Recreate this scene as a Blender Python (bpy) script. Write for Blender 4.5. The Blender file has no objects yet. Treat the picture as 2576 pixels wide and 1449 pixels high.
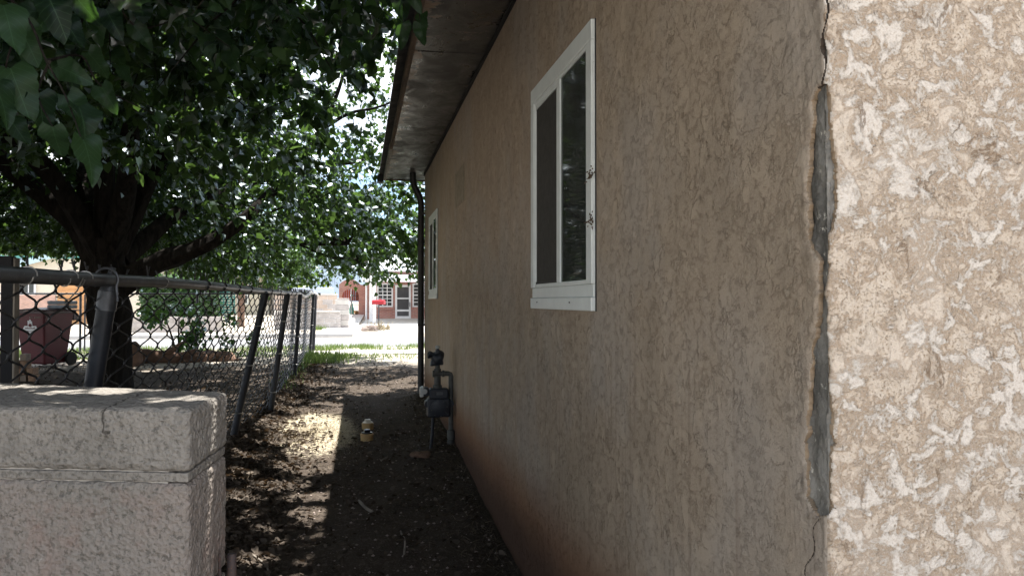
import bpy, math, random
import numpy as np
from mathutils import Vector, Matrix

random.seed(7)
RNG = np.random.default_rng(11)
R = math.radians
SC = bpy.context.scene
COL = SC.collection

# ------------------------------------------------------------------ camera
YAW, PITCH, HC, FPX = R(11.2), R(0.95), 1.55, 1935.0
cam_d = bpy.data.cameras.new('camera')
cam_d.sensor_width = 36.0
cam_d.lens = 36.0 * FPX / 2576.0
cam_d.clip_start = 0.05
cam_d.clip_end = 2000
cam = bpy.data.objects.new('camera', cam_d)
COL.objects.link(cam)
cam.location = (0, 0, HC)
cam.rotation_euler = (math.pi / 2 + PITCH, 0, -YAW)
SC.camera = cam

# ------------------------------------------------------------------ sky, sun, exposure
SUN = Vector((0.150, 0.13, 1.0)).normalized()          # direction towards the sun
elev = math.asin(SUN.z)
world = bpy.data.worlds.new('World')
SC.world = world
world.use_nodes = True
nt = world.node_tree
nt.nodes.clear()
w_out = nt.nodes.new('ShaderNodeOutputWorld')
w_bg = nt.nodes.new('ShaderNodeBackground')
w_sky = nt.nodes.new('ShaderNodeTexSky')
w_sky.sky_type = 'NISHITA'
w_sky.sun_disc = False
w_sky.sun_elevation = elev
w_sky.sun_rotation = math.atan2(SUN.x, SUN.y)
w_sky.altitude = 1600
w_sky.air_density = 1.0
w_sky.dust_density = 1.0
w_tc = nt.nodes.new('ShaderNodeTexCoord')
w_map = nt.nodes.new('ShaderNodeMapping')
w_map.inputs['Scale'].default_value = (1.6, 1.6, 3.2)
w_no = nt.nodes.new('ShaderNodeTexNoise')
w_no.inputs['Scale'].default_value = 1.7
w_no.inputs['Detail'].default_value = 7
w_no.inputs['Roughness'].default_value = 0.58
w_rmp = nt.nodes.new('ShaderNodeValToRGB')
w_rmp.color_ramp.elements[0].position = 0.40
w_rmp.color_ramp.elements[1].position = 0.56
w_mix = nt.nodes.new('ShaderNodeMixRGB')
w_mix.inputs[2].default_value = (8.6, 8.9, 9.4, 1)      # sunlit cloud
nt.links.new(w_tc.outputs['Generated'], w_map.inputs[0])
nt.links.new(w_map.outputs[0], w_no.inputs['Vector'])
nt.links.new(w_no.outputs['Fac'], w_rmp.inputs[0])
nt.links.new(w_rmp.outputs[0], w_mix.inputs[0])
nt.links.new(w_sky.outputs[0], w_mix.inputs[1])
nt.links.new(w_mix.outputs[0], w_bg.inputs['Color'])
w_bg.inputs['Strength'].default_value = 0.09
nt.links.new(w_bg.outputs[0], w_out.inputs['Surface'])

sun_d = bpy.data.lights.new('sun', 'SUN')
sun_d.energy = 5.0
sun_d.angle = R(0.53)
sun_d.color = (1.0, 0.955, 0.88)
sun_o = bpy.data.objects.new('sun', sun_d)
COL.objects.link(sun_o)
sun_o.rotation_euler = SUN.to_track_quat('Z', 'Y').to_euler()
sun_o.location = (3, 3, 30)

vs = SC.view_settings
vs.view_transform = 'Standard'
vs.look = 'None'
vs.gamma = 1.0
vs.use_curve_mapping = False
vs.exposure = 1.62
SC.cycles.max_bounces = 7
SC.cycles.diffuse_bounces = 4
SC.cycles.transparent_max_bounces = 12
SC.cycles.sample_clamp_indirect = 6.0
SC.cycles.use_denoising = True


def at(px, py, y):
    """Point of the place at depth y for a spot of the 2576 x 1449 plan of the view."""
    u, v = (px - 1288.0) / FPX, (724.5 - py) / FPX
    cy, sy = math.cos(YAW), math.sin(YAW)
    dx, dy, dz = sy + u * cy, cy - u * sy, v + math.tan(PITCH)
    t = y / dy
    return Vector((dx * t, y, HC + dz * t))


# ------------------------------------------------------------------ helpers: objects
def link(ob, parent=None):
    COL.objects.link(ob)
    if parent is not None:
        ob.parent = parent
        ob.matrix_parent_inverse = Matrix.Translation(tree_loc(parent)).inverted()
    return ob


def tree_loc(o):
    v = Vector(o.location)
    return v


def tag(o, label, cat, group=None):
    o['label'] = label
    o['category'] = cat
    if group:
        o['group'] = group
    return o


def thing(name, label, cat, loc=(0, 0, 0), group=None):
    o = bpy.data.objects.new(name, None)
    o.empty_display_size = 0.1
    o.location = loc
    COL.objects.link(o)
    return tag(o, label, cat, group)


def struct(o):
    o['kind'] = 'structure'
    return o


def stuff(o):
    o['kind'] = 'stuff'
    return o


class MB:
    """Collects shapes, build() links them as one mesh object."""

    def __init__(self):
        self.v, self.f = [], []

    def add(self, vs_, fs_):
        b = len(self.v)
        self.v += [tuple(p) for p in vs_]
        self.f += [tuple(i + b for i in f) for f in fs_]
        return self

    def box(self, x0, x1, y0, y1, z0, z1):
        x0, x1 = min(x0, x1), max(x0, x1)
        y0, y1 = min(y0, y1), max(y0, y1)
        z0, z1 = min(z0, z1), max(z0, z1)
        return self.add([(x0, y0, z0), (x1, y0, z0), (x1, y1, z0), (x0, y1, z0), (x0, y0, z1), (x1, y0, z1), (x1, y1, z1), (x0, y1, z1)],
                        [(0, 3, 2, 1), (4, 5, 6, 7), (0, 1, 5, 4), (1, 2, 6, 5), (2, 3, 7, 6), (3, 0, 4, 7)])

    def obox(self, c, size, m):
        c = Vector(c)
        pts = []
        for z in (-.5, .5):
            for x, y in ((-.5, -.5), (.5, -.5), (.5, .5), (-.5, .5)):
                pts.append(c + m @ Vector((x * size[0], y * size[1], z * size[2])))
        return self.add(pts, [(0, 3, 2, 1), (4, 5, 6, 7), (0, 1, 5, 4), (1, 2, 6, 5), (2, 3, 7, 6), (3, 0, 4, 7)])

    def prism(self, plan, z0, z1):
        n = len(plan)
        z0 = z0 if hasattr(z0, '__len__') else [z0] * n
        z1 = z1 if hasattr(z1, '__len__') else [z1] * n
        vs_ = [(p[0], p[1], z) for p, z in zip(plan, z0)] + [(p[0], p[1], z) for p, z in zip(plan, z1)]
        fs_ = [tuple(reversed(range(n))), tuple(range(n, 2 * n))]
        fs_ += [(i, (i + 1) % n, n + (i + 1) % n, n + i) for i in range(n)]
        return self.add(vs_, fs_)

    def extrude_y(self, poly_xz, y0, y1):
        """polygon in x,z (counter-clockwise seen from -y), extruded along y"""
        n = len(poly_xz)
        vs_ = [(p[0], y0, p[1]) for p in poly_xz] + [(p[0], y1, p[1]) for p in poly_xz]
        fs_ = [tuple(range(n)), tuple(reversed(range(n, 2 * n)))]
        fs_ += [((i + 1) % n, i, n + i, n + (i + 1) % n) for i in range(n)]
        return self.add(vs_, fs_)

    def extrude_x(self, poly_yz, x0, x1):
        n = len(poly_yz)
        vs_ = [(x0, p[0], p[1]) for p in poly_yz] + [(x1, p[0], p[1]) for p in poly_yz]
        fs_ = [tuple(reversed(range(n))), tuple(range(n, 2 * n))]
        fs_ += [(i, (i + 1) % n, n + (i + 1) % n, n + i) for i in range(n)]
        return self.add(vs_, fs_)

    def tube(self, pts, rad, n=8, caps=True):
        pts = [Vector(p) for p in pts]
        if not hasattr(rad, '__len__'):
            rad = [rad] * len(pts)
        b = len(self.v)
        up = None
        for i, p in enumerate(pts):
            d = (pts[min(i + 1, len(pts) - 1)] - pts[max(i - 1, 0)])
            if d.length < 1e-9:
                d = Vector((0, 0, 1))
            d.normalize()
            if up is None:
                up = d.orthogonal().normalized()
            else:
                up = (up - d * up.dot(d))
                up = up.normalized() if up.length > 1e-6 else d.orthogonal().normalized()
            s = d.cross(up)
            for k in range(n):
                a = 2 * math.pi * k / n
                self.v.append(tuple(p + (up * math.cos(a) + s * math.sin(a)) * rad[i]))
        for i in range(len(pts) - 1):
            for k in range(n):
                k2 = (k + 1) % n
                self.f.append((b + i * n + k, b + i * n + k2, b + (i + 1) * n + k2, b + (i + 1) * n + k))
        if caps:
            self.f.append(tuple(b + k for k in reversed(range(n))))
            e = b + (len(pts) - 1) * n
            self.f.append(tuple(e + k for k in range(n)))
        return self

    def lathe(self, prof, o=(0, 0, 0), m=None, n=20, caps=True):
        m = m or Matrix.Identity(3)
        o = Vector(o)
        b = len(self.v)
        for r, z in prof:
            for k in range(n):
                a = 2 * math.pi * k / n
                self.v.append(tuple(o + m @ Vector((r * math.cos(a), r * math.sin(a), z))))
        for i in range(len(prof) - 1):
            for k in range(n):
                k2 = (k + 1) % n
                self.f.append((b + i * n + k, b + i * n + k2, b + (i + 1) * n + k2, b + (i + 1) * n + k))
        if caps:
            self.f.append(tuple(b + k for k in reversed(range(n))))
            e = b + (len(prof) - 1) * n
            self.f.append(tuple(e + k for k in range(n)))
        return self

    def build(self, name, m, parent=None, smooth=False, bevel=0.0, seg=2):
        me = bpy.data.meshes.new(name)
        me.from_pydata(self.v, [], self.f)
        me.update()
        o = bpy.data.objects.new(name, me)
        me.materials.append(m)
        if smooth:
            me.shade_smooth()
            if hasattr(me, 'set_sharp_from_angle'):
                me.set_sharp_from_angle(angle=R(40))
        link(o, parent)
        if bevel:
            bv = o.modifiers.new('bevel', 'BEVEL')
            bv.width = bevel
            bv.segments = seg
            bv.limit_method = 'ANGLE'
            bv.angle_limit = R(35)
        return o


def np_mesh(name, verts, faces, m, parent=None, smooth=False):
    """verts (N,3), faces (M,k) with k fixed"""
    verts = np.ascontiguousarray(verts, dtype=np.float32)
    faces = np.ascontiguousarray(faces, dtype=np.int32)
    me = bpy.data.meshes.new(name)
    me.vertices.add(len(verts))
    me.vertices.foreach_set('co', verts.ravel())
    k = faces.shape[1]
    me.loops.add(faces.size)
    me.loops.foreach_set('vertex_index', faces.ravel())
    me.polygons.add(len(faces))
    me.polygons.foreach_set('loop_start', np.arange(0, faces.size, k, dtype=np.int32))
    if smooth:
        me.polygons.foreach_set('use_smooth', np.ones(len(faces), dtype=bool))
    me.update(calc_edges=True)
    me.materials.append(m)
    o = bpy.data.objects.new(name, me)
    return link(o, parent)


# ------------------------------------------------------------------ helpers: materials
class N:
    def __init__(self, name):
        self.m = bpy.data.materials.new(name)
        self.m.use_nodes = True
        self.t = self.m.node_tree
        self.t.nodes.clear()
        self.out = self.n('ShaderNodeOutputMaterial')

    def n(self, typ, **kw):
        nd = self.t.nodes.new(typ)
        for k, v in kw.items():
            setattr(nd, k, v)
        return nd

    def l(self, a, b):
        self.t.links.new(a, b)
        return a

    def coord(self, scale=(1, 1, 1), kind='Object', rot=(0, 0, 0)):
        tc = self.n('ShaderNodeTexCoord')
        mp = self.n('ShaderNodeMapping')
        mp.inputs['Scale'].default_value = scale
        mp.inputs['Rotation'].default_value = rot
        self.l(tc.outputs[kind], mp.inputs[0])
        return mp.outputs[0]

    def noise(self, vec, scale, detail=4, rough=.55, dist=0.0):
        nd = self.n('ShaderNodeTexNoise')
        nd.inputs['Scale'].default_value = scale
        nd.inputs['Detail'].default_value = detail
        nd.inputs['Roughness'].default_value = rough
        nd.inputs['Distortion'].default_value = dist
        self.l(vec, nd.inputs['Vector'])
        return nd.outputs['Fac']

    def voro(self, vec, scale, feature='F1'):
        nd = self.n('ShaderNodeTexVoronoi', feature=feature)
        nd.inputs['Scale'].default_value = scale
        self.l(vec, nd.inputs['Vector'])
        return nd.outputs['Distance']

    def ramp(self, fac, *stops, interp='LINEAR'):
        nd = self.n('ShaderNodeValToRGB')
        cr = nd.color_ramp
        cr.interpolation = interp
        while len(cr.elements) < len(stops):
            cr.elements.new(.5)
        for e, (p, c) in zip(cr.elements, stops):
            e.position = p
            e.color = (*c, 1) if hasattr(c, '__len__') else (c, c, c, 1)
        self.l(fac, nd.inputs[0])
        return nd.outputs[0]

    def mix(self, fac, a, b, mode='MIX'):
        nd = self.n('ShaderNodeMixRGB', blend_type=mode)
        for s, i in ((fac, 0), (a, 1), (b, 2)):
            if hasattr(s, 'is_linked'):
                self.l(s, nd.inputs[i])
            elif hasattr(s, '__len__'):
                nd.inputs[i].default_value = (*s, 1)
            else:
                nd.inputs[i].default_value = s if i == 0 else (s, s, s, 1)
        return nd.outputs[0]

    def math(self, op, a, b=None, clamp=False):
        nd = self.n('ShaderNodeMath', operation=op, use_clamp=clamp)
        for s, i in ((a, 0), (b, 1)):
            if s is None:
                continue
            if hasattr(s, 'is_linked'):
                self.l(s, nd.inputs[i])
            else:
                nd.inputs[i].default_value = s
        return nd.outputs[0]

    def xyz(self, vec):
        nd = self.n('ShaderNodeSeparateXYZ')
        self.l(vec, nd.inputs[0])
        return nd.outputs

    def smooth(self, v, a, b):
        nd = self.n('ShaderNodeMapRange', interpolation_type='SMOOTHSTEP')
        nd.inputs['From Min'].default_value = a
        nd.inputs['From Max'].default_value = b
        self.l(v, nd.inputs['Value'])
        return nd.outputs[0]

    def bump(self, h, strength=.4, dist=.01, prev=None):
        nd = self.n('ShaderNodeBump')
        nd.inputs['Strength'].default_value = strength
        nd.inputs['Distance'].default_value = dist
        self.l(h, nd.inputs['Height'])
        if prev is not None:
            self.l(prev, nd.inputs['Normal'])
        return nd.outputs[0]

    def principled(self, col, rough=.8, metal=0, spec=.4, normal=None):
        p = self.n('ShaderNodeBsdfPrincipled')
        for s, key in ((col, 'Base Color'), (rough, 'Roughness')):
            if hasattr(s, 'is_linked'):
                self.l(s, p.inputs[key])
            elif hasattr(s, '__len__'):
                p.inputs[key].default_value = (*s, 1)
            else:
                p.inputs[key].default_value = s
        p.inputs['Metallic'].default_value = metal
        p.inputs['Specular IOR Level'].default_value = spec
        if normal is not None:
            self.l(normal, p.inputs['Normal'])
        self.l(p.outputs[0], self.out.inputs[0])
        return p


def plain(name, col, rough=.7, var=.25, scale=12, bump=.15, bscale=120, bdist=.004, metal=0, spec=.4, col2=None, stretch=(1, 1, 1), fleck=None):
    k = N(name)
    v = k.coord(stretch)
    f = k.noise(v, scale, 5, .6)
    c2 = col2 or tuple(c * (1 - var) for c in col)
    c1 = col if col2 else tuple(min(1, c * (1 + var)) for c in col)
    c = k.ramp(f, (.3, c2), (.7, c1))
    if fleck:
        g = k.noise(v, scale * 7, 4, .7)
        c = k.mix(k.ramp(g, (fleck[0], 0), (fleck[0] + .06, 1)), c, fleck[1])
    nb = k.bump(k.noise(v, bscale, 4, .6), bump, bdist) if bump else None
    k.principled(c, rough, metal, spec, nb)
    return k.m


def stucco(name, pale, tan, brown, patch_lo, patch_hi, stain=False, sc=1.0, relief=1.0, dirt=1.0):  # dirt: strength of the brown in edges, pits, lips and sand
    """trowelled stucco: smooth pale skips over a rough sandy tan coat, brown along the ridges and in the pits"""
    k = N(name)
    v = k.coord((1, 1, 1.12))
    big = k.noise(v, 3.4 * sc, 3, .5)
    skip = k.noise(v, 17 * sc, 13, .68, .45)
    fine = k.noise(v, 85 * sc, 7, .75, .3)
    h = k.math('ADD', k.math('MULTIPLY', skip, .74), k.math('ADD', k.math('MULTIPLY', fine, .13), k.math('MULTIPLY', big, .20)))
    patch = k.ramp(h, (patch_lo, 0), (patch_hi, 1))
    plateau = k.ramp(h, (patch_lo - .05, 0), (patch_lo + .035, 1))
    edge = k.ramp(h, (patch_lo - .075, 0), (patch_lo - .015, 1), (patch_lo + .004, 0))
    sand = k.noise(k.coord((1, 1, 1)), 420, 3, .75)
    grit = k.noise(v, 190 * sc, 5, .75)
    # smooth trowel passes and their broken lips
    pas = k.noise(k.coord((1, 1, .8), rot=(.4, .3, .2)), 6.5 * sc, 12, .62, .35)
    smoothp = k.ramp(pas, (.53, 0), (.58, 1))
    lipm = k.ramp(pas, (.512, 0), (.528, 1), (.54, 0))
    lipm = k.mix(1.0, lipm, k.ramp(k.noise(v, 9 * sc, 3, .5), (.54, 0), (.64, 1)), 'MULTIPLY')
    pits = k.math('MULTIPLY', k.ramp(grit, (.34, 1), (.45, 0)), k.math('SUBTRACT', 1.0, k.math('MAXIMUM', k.math('MULTIPLY', patch, .8), k.math('MULTIPLY', smoothp, .75))))
    speck = k.ramp(fine, (.38, 0), (.64, 1))
    c = k.mix(speck, tuple(.86 * x for x in tan), tuple(.45 * a_ + .55 * b_ for a_, b_ in zip(tan, pale)))
    c = k.mix(k.math('MULTIPLY', smoothp, .8), c, tuple(.55 * a_ + .45 * b_ for a_, b_ in zip(tan, pale)))
    c = k.mix(k.math('MULTIPLY', patch, k.ramp(grit, (.40, .55), (.52, 1))), c, pale)
    c = k.mix(k.math('MULTIPLY', k.mix(1.0, edge, k.ramp(grit, (.44, .25), (.56, 1)), 'MULTIPLY'), .62 * dirt), c, brown)
    c = k.mix(k.math('MULTIPLY', pits, .75 * dirt), c, tuple(b_ * .85 for b_ in brown))
    c = k.mix(k.math('MULTIPLY', lipm, .7 * dirt), c, tuple(b_ * .6 for b_ in brown))
    c = k.mix(k.ramp(sand, (.36, .30 * dirt), (.52, 0)), c, tuple(b_ * .9 for b_ in brown))
    if stain:
        geo = k.n('ShaderNodeNewGeometry')
        p = k.xyz(geo.outputs['Position'])
        grime = k.noise(k.coord((1, 1, .35)), 6, 6, .62)
        c = k.mix(k.ramp(grime, (.5, 0), (.75, .30)), c, (.20, .17, .135))
        mot = k.noise(k.coord((1, 1, .8)), 1.9, 4, .55)
        c = k.mix(k.ramp(mot, (.46, 0), (.62, .36)), c, (.46, .425, .40))
        # drips below the window, hairline cracks, a few mud specks
        drip = k.noise(k.coord((1, 9, .35)), 3.0, 5, .6)
        c = k.mix(k.math('MULTIPLY', k.ramp(drip, (.54, 0), (.70, .5)), k.smooth(p[2], 1.7, 1.1)), c, (.27, .205, .16))
        wv = k.n('ShaderNodeMixRGB')
        wv.inputs[0].default_value = .10
        k.l(k.coord((1, 1, .75)), wv.inputs[1])
        nq = k.n('ShaderNodeTexNoise')
        nq.inputs['Scale'].default_value = 5
        nq.inputs['Detail'].default_value = 6
        k.l(k.coord(), nq.inputs['Vector'])
        k.l(nq.outputs['Color'], wv.inputs[2])
        hair_ = k.math('MULTIPLY', k.smooth(k.voro(wv.outputs[0], 2.3, 'DISTANCE_TO_EDGE'), .0035, .001), k.ramp(k.noise(k.coord(), 1.3, 3, .5), (.52, 0), (.60, 1)))
        c = k.mix(k.math('MULTIPLY', hair_, .35), c, (.11, .08, .06))
        mud = k.ramp(k.noise(k.coord((1, 1, .6)), 34, 3, .6), (.715, 0), (.745, 1))
        c = k.mix(k.math('MULTIPLY', mud, .7), c, (.13, .085, .06))
        # splashed soil: a rust-brown band above the ground, dark earth and painted-in dimness at the base
        zz = k.math('SUBTRACT', p[2], k.math('MULTIPLY', k.noise(k.coord((1, 1, .15)), .9, 6, .6), .14))
        zz = k.math('SUBTRACT', zz, k.math('MULTIPLY', k.noise(k.coord((1, 1, .3)), 14, 4, .6), .05))
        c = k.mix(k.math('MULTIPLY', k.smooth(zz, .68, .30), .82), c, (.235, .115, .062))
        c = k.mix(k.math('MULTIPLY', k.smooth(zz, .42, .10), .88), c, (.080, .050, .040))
    hh = k.math('ADD', k.math('MULTIPLY', plateau, .7), k.math('ADD', k.math('MULTIPLY', smoothp, .45), k.math('MULTIPLY', fine, .55)))
    n1 = k.bump(hh, .55 * relief, .006)
    n2 = k.bump(k.math('SUBTRACT', k.math('MULTIPLY', grit, .8), k.math('ADD', lipm, pits)), .5 * relief, .0032, n1)
    n3 = k.bump(sand, .45 * relief, .0016, n2)
    k.principled(c, .94, 0, .1, n3)
    return k.m


M = {}
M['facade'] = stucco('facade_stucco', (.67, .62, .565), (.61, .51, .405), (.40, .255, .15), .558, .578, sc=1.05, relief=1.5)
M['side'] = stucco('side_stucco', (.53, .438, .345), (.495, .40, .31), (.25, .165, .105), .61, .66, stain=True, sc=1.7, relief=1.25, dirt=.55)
M['lath'] = plain('old_grey_plaster', (.34, .325, .30), .97, .5, 8, 1.0, 170, .006, col2=(.075, .072, .066), fleck=(.62, (.52, .50, .45)), stretch=(1, 1, .6), spec=.1)
M['crack'] = plain('shade_painted_crack', (.06, .045, .035), 1, .3, 40, 0)  # dark brown stands in for the unlit depth of the hairlines
M['stucco_edge'] = plain('broken_stucco_edge', (.30, .225, .155), .95, .3, 40, .8, 200, .004)
M['patch'] = plain('smeared_stucco_patch', (.30, .25, .19), .9, .3, 16, .7, 60, .005)
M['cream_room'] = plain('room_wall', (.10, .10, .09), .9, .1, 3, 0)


def block_mat(name, a, b, stain, sc=150, crack=False):
    k = N(name)
    v = k.coord()
    big = k.noise(v, 4, 4, .6)
    c = k.ramp(big, (.32, a), (.68, b))
    gr = k.voro(v, sc)
    g2 = k.noise(v, sc * .9, 3, .7)
    pit = k.ramp(g2, (.36, .62), (.48, 0))
    c = k.mix(pit, c, tuple(x * .34 for x in a))
    c = k.mix(k.ramp(k.noise(v, 7, 6, .65, .4), (.52, 0), (.7, .6)), c, stain)
    c = k.mix(k.ramp(k.noise(v, 17, 5, .7), (.66, 0), (.72, .7)), c, (.45, .45, .43))
    n1 = k.bump(k.math('ADD', gr, k.math('MULTIPLY', g2, 1.3)), .9, .006)
    if crack:
        p = k.xyz(v)
        wob = k.math('MULTIPLY', k.math('SUBTRACT', k.noise(v, 24, 5, .6), .5), .055)
        dd = k.math('ABSOLUTE', k.math('ADD', k.math('ADD', p[0], .592), wob))
        cm = k.math('MULTIPLY', k.smooth(dd, .0042, .0012), k.smooth(p[2], 1.20, 1.24))
        c = k.mix(k.math('MULTIPLY', cm, .85), c, (.05, .045, .04))
        n1 = k.bump(cm, -1.0, .006, n1)
    k.principled(c, .95, 0, .12, n1)
    return k.m


M['cap_block'] = block_mat('weathered_cap_block', (.20, .186, .168), (.265, .245, .222), (.15, .14, .128), sc=80, crack=True)
M['low_block'] = block_mat('pinkish_block', (.205, .19, .172), (.26, .222, .198), (.235, .162, .138), sc=90)
M['mortar'] = plain('mortar', (.40, .37, .335), .95, .25, 20, .7, 150, .004)


def soffit_mat():
    k = N('peeling_soffit_paint')
    v = k.coord()
    n1 = k.noise(v, 5.5, 7, .68, .4)
    p = k.xyz(k.coord())
    grad = k.math('MULTIPLY', k.smooth(p[0], .52, .33), .22)          # paint has lifted mostly along the outer edge
    pe = k.math('ADD', n1, grad)
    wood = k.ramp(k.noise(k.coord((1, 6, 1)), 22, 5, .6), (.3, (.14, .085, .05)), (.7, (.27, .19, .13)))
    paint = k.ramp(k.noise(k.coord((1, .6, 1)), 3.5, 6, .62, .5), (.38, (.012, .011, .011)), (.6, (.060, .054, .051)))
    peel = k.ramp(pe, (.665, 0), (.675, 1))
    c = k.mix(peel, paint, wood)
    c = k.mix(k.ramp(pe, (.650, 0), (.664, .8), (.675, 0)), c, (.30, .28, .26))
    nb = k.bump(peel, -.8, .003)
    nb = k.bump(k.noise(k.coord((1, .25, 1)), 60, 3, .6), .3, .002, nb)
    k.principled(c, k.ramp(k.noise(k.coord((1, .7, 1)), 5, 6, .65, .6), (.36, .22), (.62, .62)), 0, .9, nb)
    return k.m


M['soffit'] = soffit_mat()
M['fascia'] = plain('weathered_fascia_wood', (.20, .14, .10), .85, .4, 18, .6, 60, .004, stretch=(1, .15, 1), col2=(.055, .045, .04), fleck=(.62, (.28, .27, .25)))
M['white_fascia'] = plain('flaking_white_board', (.42, .41, .39), .8, .3, 14, .5, 70, .003, col2=(.22, .2, .18))
M['roof_metal'] = plain('corrugated_metal', (.10, .105, .11), .45, .35, 7, .2, 60, .002, metal=.7)
M['white_vinyl'] = plain('white_window_vinyl', (.70, .74, .74), .42, .06, 9, .05, 200, .001, fleck=(.69, (.36, .36, .34)))
M['seal'] = plain('black_seal', (.02, .02, .022), .6, .2, 20, 0)
M['black_pipe'] = plain('black_downspout', (.012, .012, .014), .45, .3, 12, .1, 90, .002)


def glass_mat(name, tint=(.55, .6, .58), refl=1.0):
    k = N(name)
    tr = k.n('ShaderNodeBsdfTransparent')
    tr.inputs[0].default_value = (*tint, 1)
    gl = k.n('ShaderNodeBsdfGlossy')
    gl.inputs['Roughness'].default_value = .03
    gl.inputs['Color'].default_value = (refl, refl, refl, 1)
    fr = k.n('ShaderNodeFresnel')
    fr.inputs['IOR'].default_value = 1.5
    v = k.coord()
    nb = k.bump(k.noise(v, 1.6, 1, .5), .015, .01)
    k.l(nb, gl.inputs['Normal'])
    mx = k.n('ShaderNodeMixShader')
    k.l(fr.outputs[0], mx.inputs[0])
    k.l(tr.outputs[0], mx.inputs[1])
    k.l(gl.outputs[0], mx.inputs[2])
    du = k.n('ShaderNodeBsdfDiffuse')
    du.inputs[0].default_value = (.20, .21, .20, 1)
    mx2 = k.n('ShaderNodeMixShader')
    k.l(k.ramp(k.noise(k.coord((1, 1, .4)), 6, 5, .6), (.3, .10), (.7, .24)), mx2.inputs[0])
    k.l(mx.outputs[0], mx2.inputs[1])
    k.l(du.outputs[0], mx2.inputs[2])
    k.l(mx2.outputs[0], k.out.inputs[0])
    return k.m


M['glass'] = glass_mat('window_glass', (.7, .74, .72), .42)
M['far_glass'] = plain('dark_far_glass', (.03, .034, .036), .15, .3, 2, 0, spec=.6)
M['curtain'] = plain('grey_curtain', (.34, .35, .34), .9, .2, 8, .2, 200, .001)
M['screen'] = plain('insect_screen', (.055, .052, .048), .8, .2, 30, .3, 900, .0006, spec=.2)
M['nest'] = plain('dried_mud_nest', (.12, .09, .065), .95, .5, 60, .9, 160, .004)

M['galv'] = plain('weathered_galvanised_pipe', (.075, .08, .09), .42, .35, 11, .15, 120, .001, metal=.55, fleck=(.66, (.30, .30, .30)))
M['post_dark'] = plain('dark_painted_post', (.018, .021, .028), .48, .4, 9, .25, 90, .0015, metal=.2, fleck=(.68, (.13, .13, .13)))
M['wire'] = plain('fence_wire', (.062, .062, .066), .5, .45, 30, 0, metal=.6)
M['wire_far'] = plain('galvanised_wire', (.34, .34, .34), .5, .3, 30, 0, metal=.4)
M['tie'] = plain('tie_wire', (.45, .44, .42), .4, .3, 30, 0, metal=.7)
M['rust'] = plain('rusty_steel', (.10, .07, .06), .7, .4, 40, .5, 160, .001, metal=.4, col2=(.045, .04, .045), fleck=(.6, (.22, .09, .04)))
M['meter'] = plain('grey_blue_meter_enamel', (.022, .027, .038), .42, .25, 14, .2, 160, .0008, metal=.1)
M['meter_pipe'] = plain('grey_painted_gas_pipe', (.075, .078, .075), .55, .3, 20, .3, 140, .001)
M['index'] = plain('index_cover', (.42, .44, .44), .35, .1, 10, 0)
M['pvc'] = plain('yellowed_pvc', (.50, .36, .17), .55, .2, 14, .15, 100, .001, col2=(.36, .22, .09))
M['pvc_lid'] = plain('pale_pvc_lid', (.55, .53, .47), .4, .1, 30, .05)
M['black_lid'] = plain('black_plastic_lid', (.012, .012, .016), .3, .2, 30, 0)


def bark_mat():
    k = N('mulberry_bark')
    v = k.coord((1, 1, .28))
    f = k.noise(v, 13, 7, .65, .8)
    c = k.ramp(f, (.34, (.007, .006, .0055)), (.62, (.026, .023, .020)), (.78, (.045, .040, .035)))
    k.principled(c, .95, 0, .1, k.bump(f, 1.0, .05))
    return k.m


M['bark'] = bark_mat()
M['pale_bark'] = plain('pale_bark', (.26, .23, .20), .95, .35, 9, .8, 24, .02, stretch=(1, 1, .3))


def leaf_mat(name, dark, light, trans, veins=False, gloss=.22, rough=.45):
    k = N(name)
    geo = k.n('ShaderNodeNewGeometry')
    rnd = geo.outputs['Random Per Island']
    if veins:
        oi = k.n('ShaderNodeObjectInfo')
        rnd = oi.outputs['Random']
    c = k.ramp(rnd, (0, dark), (.75, light), (1, tuple(min(1, x * 1.5) for x in light)))
    tcol = k.ramp(rnd, (0, tuple(x * .7 for x in trans)), (1, trans))
    nb = None
    if veins:
        p = k.xyz(k.coord((1, 1, 1)))
        ax = k.math('ABSOLUTE', p[0])
        mid = k.smooth(ax, .014, .004)
        s = k.math('FRACT', k.math('MULTIPLY', k.math('SUBTRACT', p[1], k.math('MULTIPLY', ax, .85)), 7.0))
        side = k.smooth(k.math('ABSOLUTE', k.math('SUBTRACT', s, .5)), .06, .02)
        vein = k.math('MAXIMUM', mid, k.math('MULTIPLY', side, .75))
        c = k.mix(k.math('MULTIPLY', vein, .75), c, tuple(x * 3.0 for x in light))
        nb = k.bump(k.math('ADD', vein, k.noise(k.coord(), 9, 3, .5)), -.5, .02)
    df = k.n('ShaderNodeBsdfDiffuse')
    tl = k.n('ShaderNodeBsdfTranslucent')
    gl = k.n('ShaderNodeBsdfGlossy')
    gl.inputs['Roughness'].default_value = rough
    gl.inputs['Color'].default_value = (.8, .9, 1, 1)
    k.l(c, df.inputs[0])
    k.l(tcol, tl.inputs[0])
    if nb is not None:
        k.l(nb, df.inputs['Normal'])
        k.l(nb, gl.inputs['Normal'])
    m1 = k.n('ShaderNodeMixShader')
    m1.inputs[0].default_value = .36
    k.l(df.outputs[0], m1.inputs[1])
    k.l(tl.outputs[0], m1.inputs[2])
    lw = k.n('ShaderNodeFresnel')
    lw.inputs[0].default_value = 1.4
    m2 = k.n('ShaderNodeMixShader')
    k.l(k.math('MULTIPLY', lw.outputs[0], gloss, True), m2.inputs[0])
    k.l(m1.outputs[0], m2.inputs[1])
    k.l(gl.outputs[0], m2.inputs[2])
    k.l(m2.outputs[0], k.out.inputs[0])
    return k.m


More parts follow.
